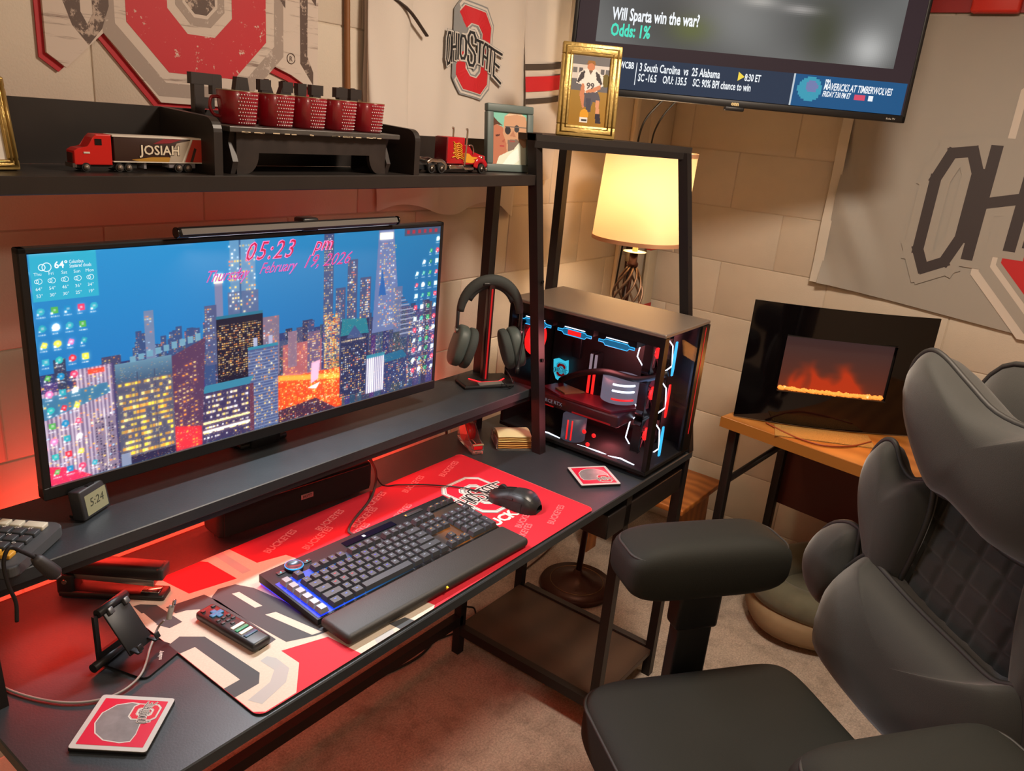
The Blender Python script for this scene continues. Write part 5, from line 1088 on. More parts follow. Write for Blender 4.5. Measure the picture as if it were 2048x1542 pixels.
MB().tube([(.204+.010*math.cos(a*PI/10), -.0106, -.128+.010*math.sin(a*PI/10)) for a in range(20)], .0009, m_wbrn, n=5, closed=True).build('registered_mark', ws); text('registered_letter', 'R', .014, m_wbrn, ws, (.1995, -.0107, -.133), (PI/2, 0, 0))

# white jersey on the back wall
jr = thing('sports_jersey', 'white sports jersey with a red letter emblem pinned to the back wall', 'jersey', (1.53, .678, 0)); m_jer = mat('jersey_cloth', 'd9d0c6', rough=.75, sheen=.2, bump=(1200, .12)); m_jbl = mat('jersey_black', '4a3f38', rough=.7); m_jred = mat('jersey_red', 'd1232e', rough=.6)
def jy(x, z):   # depth of the cloth in front of the wall
    return -.014-.007*math.sin(x*17+z*2.5)-.005*math.sin(x*41-z*4)-.004*math.sin(z*9+x*6)
def jw(z):      # half widths left/right of the body at height z
    t = smoothstep(1.33, 1.62, z); return -.27-.058*t-.004*math.sin(z*14), .285+.03*t
def jfn(u, v):
    zb = 1.335; x0, x1 = jw(1.30+.80*v); x = x0+(x1-x0)*u; zlow = zb+.016*math.sin(u*PI*3.2)-.03*smoothstep(.75, 1, u); z = zlow+(2.12-zlow)*v
    e = min(u, 1-u); y = jy(x, z)*smoothstep(0, .06, e)-.004
    return (x, y, z)
MB().grid(jfn, 48, 56, m_jer).build('body', jr)
def sleeve(s, zc0, name):
    # a flat tube hanging down beside the body
    def fn(u, v):
        a = 2*PI*u; z = zc0+.72*v; cx = s*(.362 if s > 0 else .258)+s*.012*math.sin(v*5)-s*.02*v; wx = (.075+.05*v) if s > 0 else (.06+.03*v)
        return (cx+wx*math.cos(a), -.022+.017*math.sin(a)+.004*math.sin(a*3+v*8), z+.012*math.cos(a))
    return MB().grid(fn, 32, 20, m_jer, flip=True).build(name, jr)
sl_ = sleeve(1, 1.405, 'right_sleeve'); sleeve(-1, 1.52, 'left_sleeve')
for z0, z1, m in ((1.632, 1.647, m_jbl), (1.665, 1.705, m_jred), (1.722, 1.738, m_jbl)):
    MB().grid(lambda u, v: (.362-.02*((z0+(z1-z0)*v)-1.405)/.72+.012*math.sin(((z0+(z1-z0)*v)-1.405)/.72*5)+(.0765+.05*((z0+(z1-z0)*v)-1.405)/.72)*math.cos(PI+PI*u), -.0235+.0185*math.sin(PI+PI*u)+.004*math.sin((PI+PI*u)*3+((z0+(z1-z0)*v)-1.405)/.72*8), z0+(z1-z0)*v+.012*math.cos(PI+PI*u)), 20, 2, m, flip=False).build('sleeve_stripe', jr)
e = MB(); emblem(e, None, .235, (m_white, m_jred, m_black, m_grey), lift=.0007, base=.0, a=.27, b=.42, fn=lambda x, y, z: (.038+x, jy(.038+x, 1.735+y-.03*x)-.009-z, 1.735+y-.12*x)); e.build('chest_emblem', jr)
MB().tube([(-.30+.02*k, jy(-.30+.02*k, 1.79)-.022, 1.815-.0035*k-.0009*k*k) for k in range(8)], .007, m_jbl, n=6, flat=.4).build('shoulder_piping', jr)
cable('jersey_hanger_strip', 'thin brown wooden strip on the wall left of the jersey', [(1.150, .675, 2.1), (1.154, .675, 1.8), (1.165, .675, 1.50)], .007, mat('strip_brown', '8a5a34', rough=.5), cat='trim')

# television on a wall arm, turned towards the chair
yaw_tv = -(0.9501)
tv = thing('television', 'flat television tilted in the corner showing a sports broadcast', 'television', (1.864, .557, 1.664), rotz=yaw_tv); TVW, TVH = .958, .56
tb = MB(); bz = .012
for (c, s) in (((TVW/2, .012, TVH-bz/2), (TVW, .026, bz)), ((TVW/2, .012, .010), (TVW, .026, .020)), ((bz/2, .012, TVH/2), (bz, .026, TVH)), ((TVW-bz/2, .012, TVH/2), (bz, .026, TVH))): tb.box(c, s, m_blkpl, bevel=.003)
tb.build('bezel', tv); MB().box((TVW/2, .03, TVH/2), (TVW-.01, .03, TVH-.01), m_blkpl, bevel=.006).build('back_cover', tv)
MB().box((TVW/2, .065, .34), (.36, .05, .22), m_blkpl, bevel=.01).build('rear_housing', tv)
MB().box((TVW*.497, .006, -.004), (.055, .02, .012), m_blkpl, bevel=.003).build('sensor_bar', tv); text('maker_mark', 'onn', .014, mat('mark_gold_print', 'd8c490', rough=.4), tv, (TVW*.497, -.0015, .005), (PI/2, 0, 0), align='CENTER', bold=.0008); text('platform_mark', 'Roku TV', .007, mat('mark_pale'), tv, (TVW-.055, -.0015, .006), (PI/2, 0, 0))
tw, th = TVW-2*bz, TVH-.020-bz
c = Canvas(192, 108, (10, 8, 14)); c.rect(0, 1, 0, 1, (58, 44, 50)); P0, P1 = .055, .945; V0 = .225
sx_, sy_ = c.U, c.V
n_ = np.zeros_like(sx_)
for k in range(16): n_ += np.sin(sx_*rng.uniform(2, 15)+sy_*rng.uniform(-12, 12)+rng.uniform(0, 6))*rng.uniform(.3, 1)
g_ = .43+.035*n_; msk = (sx_ > P0) & (sx_ < P1) & (sy_ > V0)
c.a[msk] = (np.stack([g_*1.0, g_*1.01, g_*1.0], -1))[msk]
def blob(u, v, ru, rv, col, k):
    m = np.exp(-(((c.U-u)/ru)**2+((c.V-v)/rv)**2))*k; m = (m*msk)[:, :, None]; c.a[:] = c.a*(1-m)+np.array(col)/255*m
blob(.72, .36, .05, .14, (74, 78, 60), .8); blob(.33, .32, .06, .06, (110, 120, 60), .7); blob(.38, .6, .08, .06, (150, 120, 118), .8); blob(.86, .30, .06, .10, (222, 222, 220), .8); blob(.52, .48, .05, .025, (200, 196, 190), .8); blob(.64, .46, .05, .02, (206, 200, 196), .7); blob(.15, .5, .1, .2, (92, 94, 96), .7); blob(.6, .75, .2, .1, (176, 176, 178), .5)
c.rect(.005, .66, .004, .155, (46, 62, 86)); c.rect(.66, .995, .004, .155, (30, 96, 150)); c.rect(.655, .662, .004, .155, (220, 232, 240)); blob(.9, .06, .2, .2, (20, 130, 190), .0)
c.disc(.71, .088, .036, (70, 176, 205), .60); c.disc(.715, .10, .018, (170, 120, 190), .60, .6)
tvs = link('screen', c.mesh('television_screen', tw, th, .75), tv, (bz, -.0012, .020))
def tvt(s, u, v, size, u1, col='eef4fa', bold=.0006, shear=0.0):
    o = text('screen_text', s, size, glow('tv_'+col, col, 1.0), tvs, (u*tw, -.0006, v*th), (PI/2, 0, 0), bold=bold, shear=shear)
    xs = [q.co.x for q in o.data.vertices]; o.scale = ((u1-u)*tw/max(1e-6, max(xs)), 1, 1); o['kind'] = 'stuff'; return o
tvt('Will Sparta win the war?', .098, .335, .043, .353, bold=.0012); tvt('Odds: 1%', .098, .258, .044, .215, '2fe0c0', .0014)
tvt('WCBB', .137, .105, .024, .180); tvt('3 South Carolina  vs  25 Alabama', .196, .098, .030, .438); tvt('SC -16.5    O/U: 135.5    SC: 90% BPI chance to win', .196, .048, .028, .535); tvt('8:30 ET', .512, .098, .026, .560); tvt('NBA', .752, .128, .011, .768); tvt('MAVERICKS AT TIMBERWOLVES', .750, .092, .026, .955, shear=.2); tvt('FRIDAY 7:30 PM ET', .750, .058, .020, .835, shear=.2)
MB().box((.188*tw, -.0004, .082*th), (.002, .0004, .11*th), glow('tv_eef4fa', 'eef4fa', 1.0)).build('ticker_line', tvs); MB().flat([(0, 0), (.018, .012), (0, .024)], 0, glow('tv_yellow', 'f0d23c', 1.0), T=Matrix.Translation((.492*tw, -.0006, .094*th)) @ TW).build('ticker_arrow', tvs); MB().box((.862*tw, -.0004, .068*th), (.03, .0004, .014), glow('tv_pink', 'e04a6a', .9)).build('channel_badge', tvs); MB().box((.895*tw, -.0004, .068*th), (.013, .0004, .014), glow('tv_eef4fa', 'eef4fa', 1.0)).build('channel_box', tvs)
ma = MB(); ma.box((TVW/2, .10, .30), (.22, .02, .22), m_steel)
ma.build('mount_plate', tv)
ctr = Vector((1.864, .557, 0)) + Vector((math.cos(yaw_tv), math.sin(yaw_tv), 0))*TVW/2 + Vector((-math.sin(yaw_tv), math.cos(yaw_tv), 0))*.11
wl = Vector((XR-.012, .42, 0)); iv = tv.matrix_basis.inverted()
MB().tube([iv @ Vector((ctr.x, ctr.y, 1.96)), iv @ Vector((2.55, .40, 1.96)), iv @ Vector((wl.x, wl.y, 1.96))], .018, m_steel, n=8).build('mount_arm', tv)
o = MB().box((0, 0, 0), (.02, .12, .22), m_steel).build('wall_plate', tv); o.matrix_local = iv @ Matrix.Translation((XR-.011, .42, 1.96))
cable('television_cable', 'thin dark cable hanging down behind the television', [(2.25, .40, 1.72), (2.24, .46, 1.66), (2.27, .52, 1.60), (2.36, .58, 1.52), (2.46, .63, 1.40), (2.48, .66, 1.0)], .0035); cable('television_cable', 'slack power lead curving down from the television to the corner', [(2.30, .38, 1.72), (2.29, .44, 1.66), (2.33, .50, 1.60), (2.42, .56, 1.53), (2.52, .61, 1.36), (2.53, .655, .9)], .003)

# flag on the right wall
fg = thing('wall_flag', 'large grey flag with dark lettering and a red emblem on the right wall', 'flag', (XR-.002, .05, 0)); m_flag = mat('flag_cloth', 'a9a49c', rough=.6, sheen=.3, bump=(1600, .08)); m_hem = mat('flag_hem', 'd9d2c6', rough=.7)
FL = 1.50
def fx(s, z):   # distance from the wall
    k = 1-smoothstep(.08, .27, s); return -(.012+.010*(1+math.sin(s*30+z*13+2*math.sin(z*5)))*k+.004*(1+math.sin(s*6-z*5))*(k+(1-k)*smoothstep(1.80, 1.95, z))+.004*math.sin(s*60+z*34)*k)
def fbot(s): return 1.125+.012*math.sin(s*4)-.055*math.sin(min(1, s/1.5)*PI)+.0*s
def ffn(u, v):
    s = .03+(FL-.03)*u; zb = fbot(s); z = zb+(1.995-zb)*v; return (fx(s, z), -s, z)
MB().grid(ffn, 90, 48, m_flag).build('cloth', fg)
MB().grid(lambda u, v: (fx(.0, 1.12)*.5-.006+.003*math.sin(v*20), -.034*u, 1.122+.872*v), 4, 24, m_hem).build('hem', fg)
for z in (1.137, 1.98): MB().lathe([(.0045, -.001), (.009, -.0012), (.0095, .0), (.009, .0008)], mat('brass', 'a8823c', rough=.3, metal=1), n=18, T=Matrix.Translation((-.020, -.017, z)) @ Matrix.Rotation(-PI/2, 4, 'Y')).build('grommet', fg)
e = MB(); FW = 1.2; m_flw = mat('flag_white', 'd8cfc4', rough=.6); m_fchar = mat('flag_dark', '413a3c', rough=.6); m_fred = mat('flag_red', 'c8282c', rough=.6)
emblem(e, None, FW, (m_flag, m_fred, m_fchar, m_flw), lift=.00025, base=0, a=.30, b=.315, wback=m_flag, fn=lambda x, y, z: (fx(.925+x, 1.515+y)-.003-z, -(.925+x), 1.515+y)); e.build('printed_emblem', fg)
rb = thing('red_banner', 'red banner board above the flag', 'banner', (XR-.002, -.12, 2.0)); MB().box((-.006, -.45, .10), (.012, .96, .19), mat('banner_red', '9c1a1c', rough=.5)).build('board', rb); MB().box((-.03, -.20, .13), (.04, .13, .26), mat('banner_clip', 'd8362c', rough=.4), bevel=.008).build('clip', rb); MB().cyl((-.051, -.245, .045), (-.053, -.245, .045), .006, m_black, n=12).build('clip_hole', rb)
# ------------------------------------------------------------------ floor lamp and the corner
lp = thing('floor_lamp', 'lit floor lamp with a cream drum shade and a twisted iron cage', 'floor lamp', (2.075, .435, 0)); m_iron = mat('bronze_iron', '4a2a22', rough=.35, metal=.55); m_iron2 = mat('cage_iron', '7a6150', rough=.4, metal=.6)
MB().lathe([(.0, .0), (.128, .0), (.134, .014), (.128, .026), (.095, .030), (.088, .033), (.080, .036), (.060, .040), (.045, .050), (.018, .062), (.012, .075), (.0, .076)], m_iron, n=48).build('base', lp); MB().tube([(.0955*math.cos(a*PI/24), .0955*math.sin(a*PI/24), .0305) for a in range(48)], .0013, mat('lamp_gold_line', '9a7a58', rough=.3, metal=.8), n=5, closed=True).build('base_ring', lp)
tx, ty = .022, -.030       # the lamp leans a little
ax = lambda z: Vector((tx*z, ty*z, z))
MB().tube([ax(.07), ax(.5), ax(1.0)], .011, m_iron, n=12).build('pole', lp)
for k in range(8):
    pts = []
    for q in range(19):
        t = q/18; z = 1.0+.175*t; r = .010+.038*math.sin(PI*t)**.8*(1.12-.35*t); a = 2*PI*k/8+t*2.4; c0 = ax(z); pts.append((c0.x+r*math.cos(a), c0.y+r*math.sin(a), z))
    MB().tube(pts, .0038, m_iron2, n=7).build('cage_bar', lp)
MB().tube([ax(.99), ax(1.18)], .006, m_iron, n=10).build('inner_rod', lp); MB().lathe([(.010, 0), (.018, .004), (.018, .012), (.013, .018), (.013, .045)], m_iron, n=20, T=Matrix.Translation(ax(1.172))).build('collar', lp)
MB().lathe([(.0, 0), (.035, .002), (.036, .004), (.0, .004)], mat('drip_pan', 'd8cba6', rough=.35), n=32, T=Matrix.Translation(ax(1.217))).build('drip_pan', lp); MB().tube([ax(1.22), ax(1.30)], .0085, mat('candle_sleeve', 'cda868', rough=.5), n=16).build('candle_sleeve', lp)
def shade_mat():
    m = bpy.data.materials.new('lamp_shade_cloth'); m.use_nodes = True; nt = m.node_tree; out = nt.nodes['Material Output']; nt.nodes.remove(nt.nodes['Principled BSDF'])
    d = nt.nodes.new('ShaderNodeBsdfDiffuse'); d.inputs[0].default_value = (*hx('e0cfb0'), 1); t = nt.nodes.new('ShaderNodeBsdfTranslucent'); t.inputs[0].default_value = (*hx('dcb988'), 1)
    mx = nt.nodes.new('ShaderNodeMixShader'); mx.inputs[0].default_value = .26; nt.links.new(d.outputs[0], mx.inputs[1]); nt.links.new(t.outputs[0], mx.inputs[2]); nt.links.new(mx.outputs[0], out.inputs[0]); return m
zs0, zs1 = 1.255, 1.525
def shade(u, v): a = 2*PI*u; z = zs0+(zs1-zs0)*v; c0 = ax(z); r = .140-.004*v; return (c0.x+r*math.cos(a), c0.y+r*math.sin(a), z)
MB().grid(shade, 56, 10, shade_mat()).build('shade', lp)
for z, r in ((zs0+.004, .1412), (zs1-.004, .1375)):
    c0 = ax(z); MB().grid(lambda u, v: (c0.x+r*math.cos(2*PI*u), c0.y+r*math.sin(2*PI*u), z-.006+.012*v), 56, 1, mat('shade_trim', 'd8a078', rough=.7)).build('shade_trim', lp)
sp3 = MB(); c0 = ax(zs1-.03)
for k in range(3): sp3.tube([c0, (c0.x+.132*math.cos(2.1*k), c0.y+.132*math.sin(2.1*k), c0.z+.02)], .0015, m_iron, n=5)
sp3.build('spider', lp); MB().lathe([(.0, -.05), (.012, -.045), (.014, -.02), (.028, .02), (.024, .042), (.0, .05)], glow('bulb_glow', 'ffd690', 8.0), n=20, T=Matrix.Translation(ax(1.40))).build('bulb', lp)
p = lp.location + ax(1.40); light('floor_lamp_bulb', 'POINT', p, 12.0, (1.0, .75, .52), shadow_soft_size=.05)
cable('lamp_cord', 'thin brown lamp cord trailing across the carpet', [(1.98, .50, .008), (1.90, .56, .006), (1.98, .62, .006), (2.15, .64, .008), (2.3, .655, .02)], .003, mat('cord_brown', '4a2a1c', rough=.6))
cable('floor_cable', 'black power cables lying on the carpet behind the desk', [(1.2, .60, .006), (1.4, .57, .006), (1.55, .61, .008), (1.62, .60, .04), (1.58, .60, .10), (1.55, .62, .30), (1.54, .64, .70)], .004); cable('floor_cable', 'looped black cable beside the low shelf of the desk', [(1.35, .63, .006), (1.50, .585, .006), (1.63, .56, .006), (1.68, .585, .03), (1.60, .60, .12), (1.57, .61, .5)], .003)
# striped pole and a pale plank leaning in the corner
pl = thing('leaning_pole', 'dark pole with white and red bands leaning in the corner', 'pole', (2.565, .635, 0)); pts = [Vector((0, 0, 0)), Vector((-.005, .03, 1.27))]
MB().tube([pts[0], pts[1]], .013, mat('pole_brown', '4a2420', rough=.35), n=14).build('shaft', pl)
for a, b, c in ((.87, .905, 'c9b79a'), (.905, .925, '2a1a18'), (.925, .955, 'd8c8b0'), (.985, 1.0, 'c8a070')): MB().tube([pts[0].lerp(pts[1], a), pts[0].lerp(pts[1], b)], .0142, mat('band_'+c, c, rough=.4), n=14).build('band', pl)
bd = thing('leaning_board', 'narrow pale board with red bands leaning in the corner', 'board', (2.735, .655, 0)); MB().box((0, -.006, .59), (.062, .018, 1.18), mat('board_grey', 'b9ae98', rough=.5), bevel=.002, R=(-.012, 0, 0)).build('plank', bd)
for z in (1.155, .905, .60): MB().box((0, -.006+.012*(z-.59), z), (.064, .020, .035), mat('band_red', 'b82a2a', rough=.5), R=(-.012, 0, 0)).build('red_band', bd)
# small wooden stool
so = thing('wooden_stool', 'small orange-brown wooden stool with arched legs behind the lamp', 'stool', (2.48, .385, 0)); m_oak = mat('orange_oak', 'a8652c', rough=.45, wave=(6, 5, '8c5020', 'X'))
MB().box((0, 0, .315), (.36, .42, .022), m_oak, bevel=.004).build('top', so)
for s in (-1, 1):
    pts = [(-.17, 0), (-.10, 0)] + [(.0+.10*math.cos(PI-PI*k/10), .10+.09*math.sin(PI*k/10)) for k in range(11)] + [(.10, 0), (.17, 0), (.145, .304), (-.145, .304)]
    MB().prism(pts, -.011, .011, m_oak, T=Matrix(((1,0,0,0),(0,0,-1,s*.165),(0,1,0,0),(0,0,0,1)))).build('side_board', so)
MB().box((0, 0, .25), (.022, .30, .06), m_oak, bevel=.002).build('stretcher', so)

# ------------------------------------------------------------------ folding table with the electric fireplace
th_ = math.atan2(-.99, -.13)
tb_ = thing('folding_table', 'oak-topped folding table with black steel legs by the right wall', 'table', (2.243, .08, 0), rotz=th_); m_tab = mat('table_oak', 'b07434', rough=.42, wave=(4, 4, '9a6128', 'Y')); TL, TD = 1.15, .50
# local x runs along the front edge, local y towards the right wall
MB().box((TL/2, TD/2, .712), (TL, TD, .036), m_tab, bevel=.002, seg=1, smooth=False).build('table_top', tb_)
MB().box((TL/2, .001, .712), (TL+.002, .003, .034), mat('table_edge', 'a0682c', rough=.4)).build('edge_band', tb_)
for x in (.035, TL-.035):
    for y in (.04, TD-.05): MB().box((x, y, .347), (.028, .028, .694), m_steel, bevel=.002).build('leg', tb_)
    MB().box((x, TD/2, .10), (.02, TD-.1, .02), m_steel).build('crossbar', tb_); MB().box((x, TD/2, .68), (.02, TD-.06, .02), m_steel).build('top_bar', tb_)
    a, b = Vector((x, .05, .50)), Vector((x+(.14 if x < .5 else -.14), .30, .688)); MB().tube([a, b], .011, m_steel, n=6).build('brace', tb_); MB().tube([a.lerp(b, .55), Vector((x+(.24 if x < .5 else -.24), .33, .688))], .006, mat('brace_steel', '4a4038', rough=.35, metal=.7), n=6).build('link_bar', tb_)
MB().box((TL/2+.01, TD-.02, .495), (TL-.06, .016, .40), mat('panel_brown', '4f261e', rough=.5), bevel=.002).build('modesty_panel', tb_)
fp = thing('electric_fireplace', 'black curved-glass electric fireplace with orange flames', 'fireplace', (2.417, -.188, .7305), rotz=math.atan2(-.452, .286)); FW_, FH_ = .56, .388
def fcurve(x): return -.028*(1-(2*x/FW_)**2)
def panel(x0, x1, z0, z1, n, dy, m): return MB().grid(lambda u, v: (x0+(x1-x0)*u, fcurve(x0+(x1-x0)*u)+dy, z0+(z1-z0)*v), n, 1, m)
m_fgl = mat('fire_glass', '0a0709', rough=.06, spec=.5); wx, wz0, wz1 = .168, .112, .292
gl = MB()
for (a, b, c, d) in ((-FW_/2, FW_/2, .004, wz0), (-FW_/2, FW_/2, wz1, FH_), (-FW_/2, -wx, wz0, wz1), (wx, FW_/2, wz0, wz1)):
    gl.grid(lambda u, v: (a+(b-a)*u, fcurve(a+(b-a)*u), c+(d-c)*v), 20, 1, m_fgl); gl.grid(lambda u, v: (a+(b-a)*u, fcurve(a+(b-a)*u)+.006, c+(d-c)*v), 20, 1, m_fgl, flip=True)
gl.build('glass_front', fp); MB().tube([(-FW_/2+FW_*k/20, fcurve(-FW_/2+FW_*k/20)+.002, .004) for k in range(21)], .002, mat('stand_silver'), n=5).build('lower_trim', fp)
MB().box((0, .055, .19), (.46, .10, .33), mat('fire_box', '120d0c', rough=.6), bevel=.004).build('housing', fp); MB().box((0, .058, .012), (.40, .13, .022), m_blkpl, bevel=.003).build('foot', fp)
for s_, nm in ((wz1, 0), (wz0, 1)): MB().box((0, -.010, s_), (2*wx, .03, .002), MATS['fire_box']).build('window_lip', fp)
fc = Canvas(112, 60, (70, 44, 42)); fc.vgrad(0, 1, 0, 1, (120, 50, 32), (72, 52, 52))
fm = np.zeros_like(fc.U)
for (u, wd, h) in ((.16, .03, .42), (.22, .05, .55), (.33, .032, .60), (.36, .05, .45), (.48, .06, .40), (.58, .06, .58), (.64, .05, .62), (.70, .05, .45), (.78, .05, .25), (.45, .25, .30)):
    bend = u+.03*np.sin(fc.V*9+u*20); fm += np.exp(-((fc.U-bend)/wd)**2)*np.clip(1-fc.V/h, 0, 1)**.7
fm = np.clip(fm, 0, 1.2)[:, :, None]; fc.a = fc.a*(1-np.clip(fm, 0, 1)*.95)+np.array((225, 62, 22))/255*np.clip(fm, 0, 1)*.95
fo = link('flame_screen', fc.mesh('flames', 2*wx, wz1-wz0, .65, .4), fp, (-wx, .0035, wz0))
m_peb = mat('crystal', 'f0a860', rough=.15, emit='ff8a30', estr=.9); pb = [MB().lathe([(.0, -.005), (.006, -.003), (.0072, .001), (.004, .0055), (.0, .007)], m_peb, n=6, smooth=False).mesh('pebble') for _ in range(1)][0]
for k in range(44):
    x = -.16+.32*(k+.5)/44; o = link('pebble', pb, fp, (x, fcurve(x)+.011+.006*random.random(), wz0+.005+.003*random.random()), (random.random()*3, random.random()*3, random.random()*3)); s = .8+.6*random.random(); o.scale = (s, s, s)
light('fire_glow', 'AREA', (2.417-.05, -.188-.03, .86), .6, (1.0, .35, .08), aim=(2.0, -.5, .75), shape='RECTANGLE', size=.3, size_y=.06)
tag(MB().prism([(-.14, -.07), (.16, -.085), (.17, .02), (-.12, .03)], 0, .003, mat('woven_mat', 'b08a4a', rough=.9, bump=(260, .8))).build('woven_mat', None, (2.345, -.19, .7303), (0, 0, math.atan2(-.452, .286))), 'tan woven mat under the electric fireplace', 'mat')
cable('fireplace_cord', 'reddish brown power cord looping along the table front', [(2.294, -.050, .734), (2.262, -.11, .734), (2.238, -.18, .734), (2.245, -.25, .734), (2.31, -.31, .734), (2.40, -.345, .734)], .0028, mat('cord_red_brown', '8a3c1c', rough=.5))

# padded pet bed under the table
pb_ = thing('pet_bed', 'olive padded oval pet bed with tan piping on the carpet', 'pet bed', (2.50, -.33, 0), rotz=math.radians(-55)); m_bed = mat('bed_olive', '5f5e4c', rough=.8, sheen=.3, noise=(20, .12)); m_bed2 = mat('bed_tan', '8b7558', rough=.8, noise=(20, .1))
MB().cushion((0, 0, .065), (.56, .40, .13), m_bed2, .6, .75).build('base', pb_); MB().cushion((0, 0, .12), (.38, .26, .08), m_bed, .6, .8).build('inner_cushion', pb_)
MB().tube([(.23*math.cos(2*PI*k/40), .155*math.sin(2*PI*k/40), .145+.035*max(0, math.sin(2*PI*k/40+.5))) for k in range(40)], [.055+.012*max(0, math.sin(2*PI*k/40+.5)) for k in range(40)], m_bed, n=14, closed=True).build('rim', pb_)
MB().tube([(.272*math.cos(2*PI*k/40), .192*math.sin(2*PI*k/40), .118) for k in range(40)], .005, mat('tan_piping', 'c8a070', rough=.6), n=6, closed=True).build('piping', pb_)
# ------------------------------------------------------------------ the padded office chair
ch = thing('office_chair', 'dark grey padded office chair with quilted back and winged cushions', 'chair', (1.13, -.515, 0), rotz=math.atan2(.8, .6)); m_fab = mat('chair_fabric', '232420', rough=.75, sheen=.35, bump=(900, .12)); m_fab2 = mat('chair_leather', '1f201c', rough=.72, spec=.3, bump=(600, .1)); m_pip = mat('chair_piping', '2a2927', rough=.6); m_plast = mat('chair_plastic', '0d0d0d', rough=.5)
def pillow(outline, y0, thick, m, name, tilt=0.0, flare=0.0, pip=.006, rings=9):
    n = len(outline); pts = bez([(p[0], 0, p[1]) for p in outline] + [(outline[0][0], 0, outline[0][1])], 4)[:-1]; k = len(pts)
    cx = sum(p.x for p in pts)/k; cz = sum(p.z for p in pts)/k; yy = lambda x, z: y0+flare*x*x-tilt*(z-cz)
    vs = []; fs = []
    for side in (-1, 1):
        base = len(vs)
        for r in range(rings):
            s = 1-r/rings; b = thick/2*(1-s**3.0)**.5
            for p in pts:
                x, z = cx+(p.x-cx)*s, cz+(p.z-cz)*s; vs.append((x, yy(x, z)+side*b, z))
        vs.append((cx, yy(cx, cz)+side*thick/2, cz))
        for r in range(rings-1):
            for i in range(k):
                a, b_, c, d = base+r*k+i, base+r*k+(i+1) % k, base+(r+1)*k+(i+1) % k, base+(r+1)*k+i; fs.append((a, b_, c, d) if side < 0 else (d, c, b_, a))
        for i in range(k):
            a, b_ = base+(rings-1)*k+i, base+(rings-1)*k+(i+1) % k; fs.append((a, b_, len(vs)-1) if side < 0 else (b_, a, len(vs)-1))
    o = MB().add(vs, fs, m, True).build(name, ch)
    if pip: MB().tube([(p.x, yy(p.x, p.z), p.z) for p in pts], pip, m_pip, n=7, closed=True).build('piping', o)
    return o
mir = lambda ol: [(-x, z) for x, z in ol[::-1]]
def seatfn(p):
    t = p.y/.25; p = p.copy(); p.z -= .018*max(0, t-.55)**2*4; p.z += -.012*math.exp(-((p.x/.16)**2+(p.y/.14)**2))*(1 if p.z > 0 else 0); return p
MB().cushion((0, .01, .448), (.56, .50, .118), m_fab2, .28, .22, nu=64, nv=24, fn=seatfn).build('seat_cushion', ch)
MB().tube([(x, y+.01, .474) for x, y in rrect(-.278, .278, -.245, .246, .06, 8)], .004, m_pip, n=6, closed=True).build('seat_piping', ch)
MB().box((0, .0, .385), (.44, .40, .03), m_plast, bevel=.01).build('seat_pan', ch)
# quilted back panel
def quilt(u, v):
    x = -.215+.43*u; z = .56+.56*v; y = -.375-.10*(z-.6); a, b = (x*.99+z*.12)/.056, (z*.99-x*.12)/.056; da = abs(a-round(a)); db = abs(b-round(b))
    g = 1-.8*max(math.exp(-(da/.11)**2), math.exp(-(db/.11)**2)); return (x, y+.034+.007*g-.05*(abs(x)/.215)**4, z)
MB().grid(quilt, 110, 140, m_fab, flip=True).build('quilted_panel', ch)
pillow([(.24, .56), (.24, 1.0), (.20, 1.19), (.10, 1.235), (-.10, 1.235), (-.20, 1.19), (-.24, 1.0), (-.24, .56), (0, .53)], -.475, .10, m_fab, 'back_shell', tilt=.10)
mid = [(.165, .69), (.215, .76), (.27, .86), (.29, .93), (.285, .99), (.262, 1.028), (.235, 1.033), (.205, 1.0), (.17, .985), (.125, 1.0), (.112, .95), (.12, .86), (.14, .76)]
low = [(.25, .83), (.29, .825), (.34, .79), (.375, .72), (.37, .66), (.33, .62), (.27, .62), (.24, .70)]
for ol, nm, y0, th in ((low, 'lower_wing', -.33, .09), (mid, 'middle_wing', -.345, .085)):
    pillow(ol, y0, th, m_fab, nm); pillow(mir(ol), y0, th, m_fab, nm)
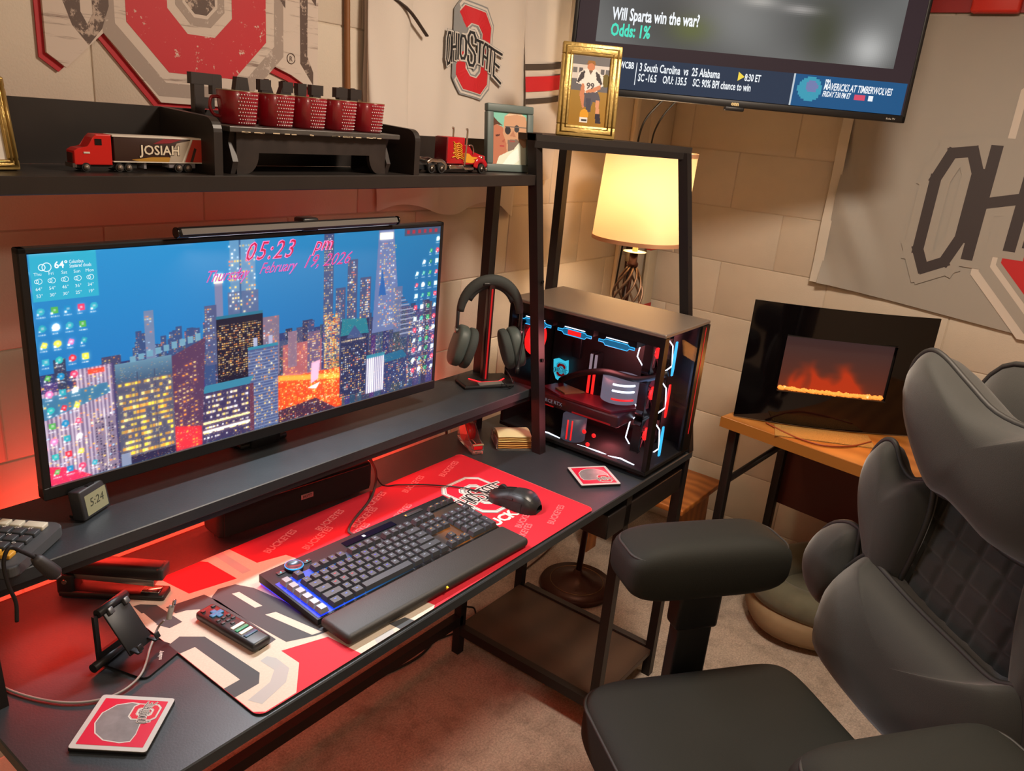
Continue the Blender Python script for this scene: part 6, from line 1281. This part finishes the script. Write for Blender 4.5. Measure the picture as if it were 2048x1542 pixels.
head = [(.232, 1.16), (.232, 1.205), (.207, 1.236), (.17, 1.235), (.10, 1.205), (.03, 1.178), (-.05, 1.178), (-.12, 1.205), (-.18, 1.235), (-.215, 1.23), (-.232, 1.195), (-.225, 1.12), (-.19, 1.03), (-.14, .975), (-.07, .965), (.0, .985), (.05, .998), (.10, 1.0), (.16, 1.05), (.21, 1.11)]
pillow(head, -.335, .13, m_fab, 'head_pillow', tilt=.05)
lum = [(.287, .60), (.275, .69), (.24, .75), (.198, .802), (.165, .795), (.06, .775), (-.05, .762), (-.13, .755), (-.175, .775), (-.20, .74), (-.215, .68), (-.22, .60), (-.20, .53), (-.08, .50), (.1, .50), (.26, .53)]
pillow(lum, -.315, .15, m_fab, 'lumbar_cushion')
for s in (-1, 1):
    MB().cushion((s*.31, 0, .750), (.15, .375, .135), m_fab2, .62, .36, nu=48, nv=20).build('armrest_pad', ch); MB().tube([(s*.31+x, y, .79) for x, y in rrect(-.062, .062, -.178, .178, .04, 8)], .003, m_pip, n=6, closed=True).build('armrest_piping', ch)
    po = MB(); po.box((s*.31, -.005, .655), (.05, .10, .13), m_plast, bevel=.008); po.box((s*.31, -.005, .53), (.04, .082, .22), m_plast, bevel=.006); po.box((s*.24, -.005, .42), (.18, .07, .03), m_plast, bevel=.006); po.build('armrest_post', ch)
MB().box((0, -.30, .45), (.09, .16, .03), m_plast, bevel=.006).build('back_bracket', ch); MB().cyl((0, 0, .10), (0, 0, .37), .028, m_plast, n=20).build('gas_column', ch); MB().cyl((0, 0, .075), (0, 0, .13), .045, m_plast, n=24).build('base_hub', ch)
for k in range(5):
    a = 2*PI*k/5+.3; o = MB().tube([(0, 0, .105), (.14*math.cos(a), .14*math.sin(a), .10), (.30*math.cos(a), .30*math.sin(a), .085)], [.03, .024, .016], m_plast, n=10).build('base_arm', ch); MB().cyl((.30*math.cos(a)-.022*math.sin(a), .30*math.sin(a)+.022*math.cos(a), .031), (.30*math.cos(a)+.022*math.sin(a), .30*math.sin(a)-.022*math.cos(a), .031), .03, m_plast, n=18).build('caster', o)
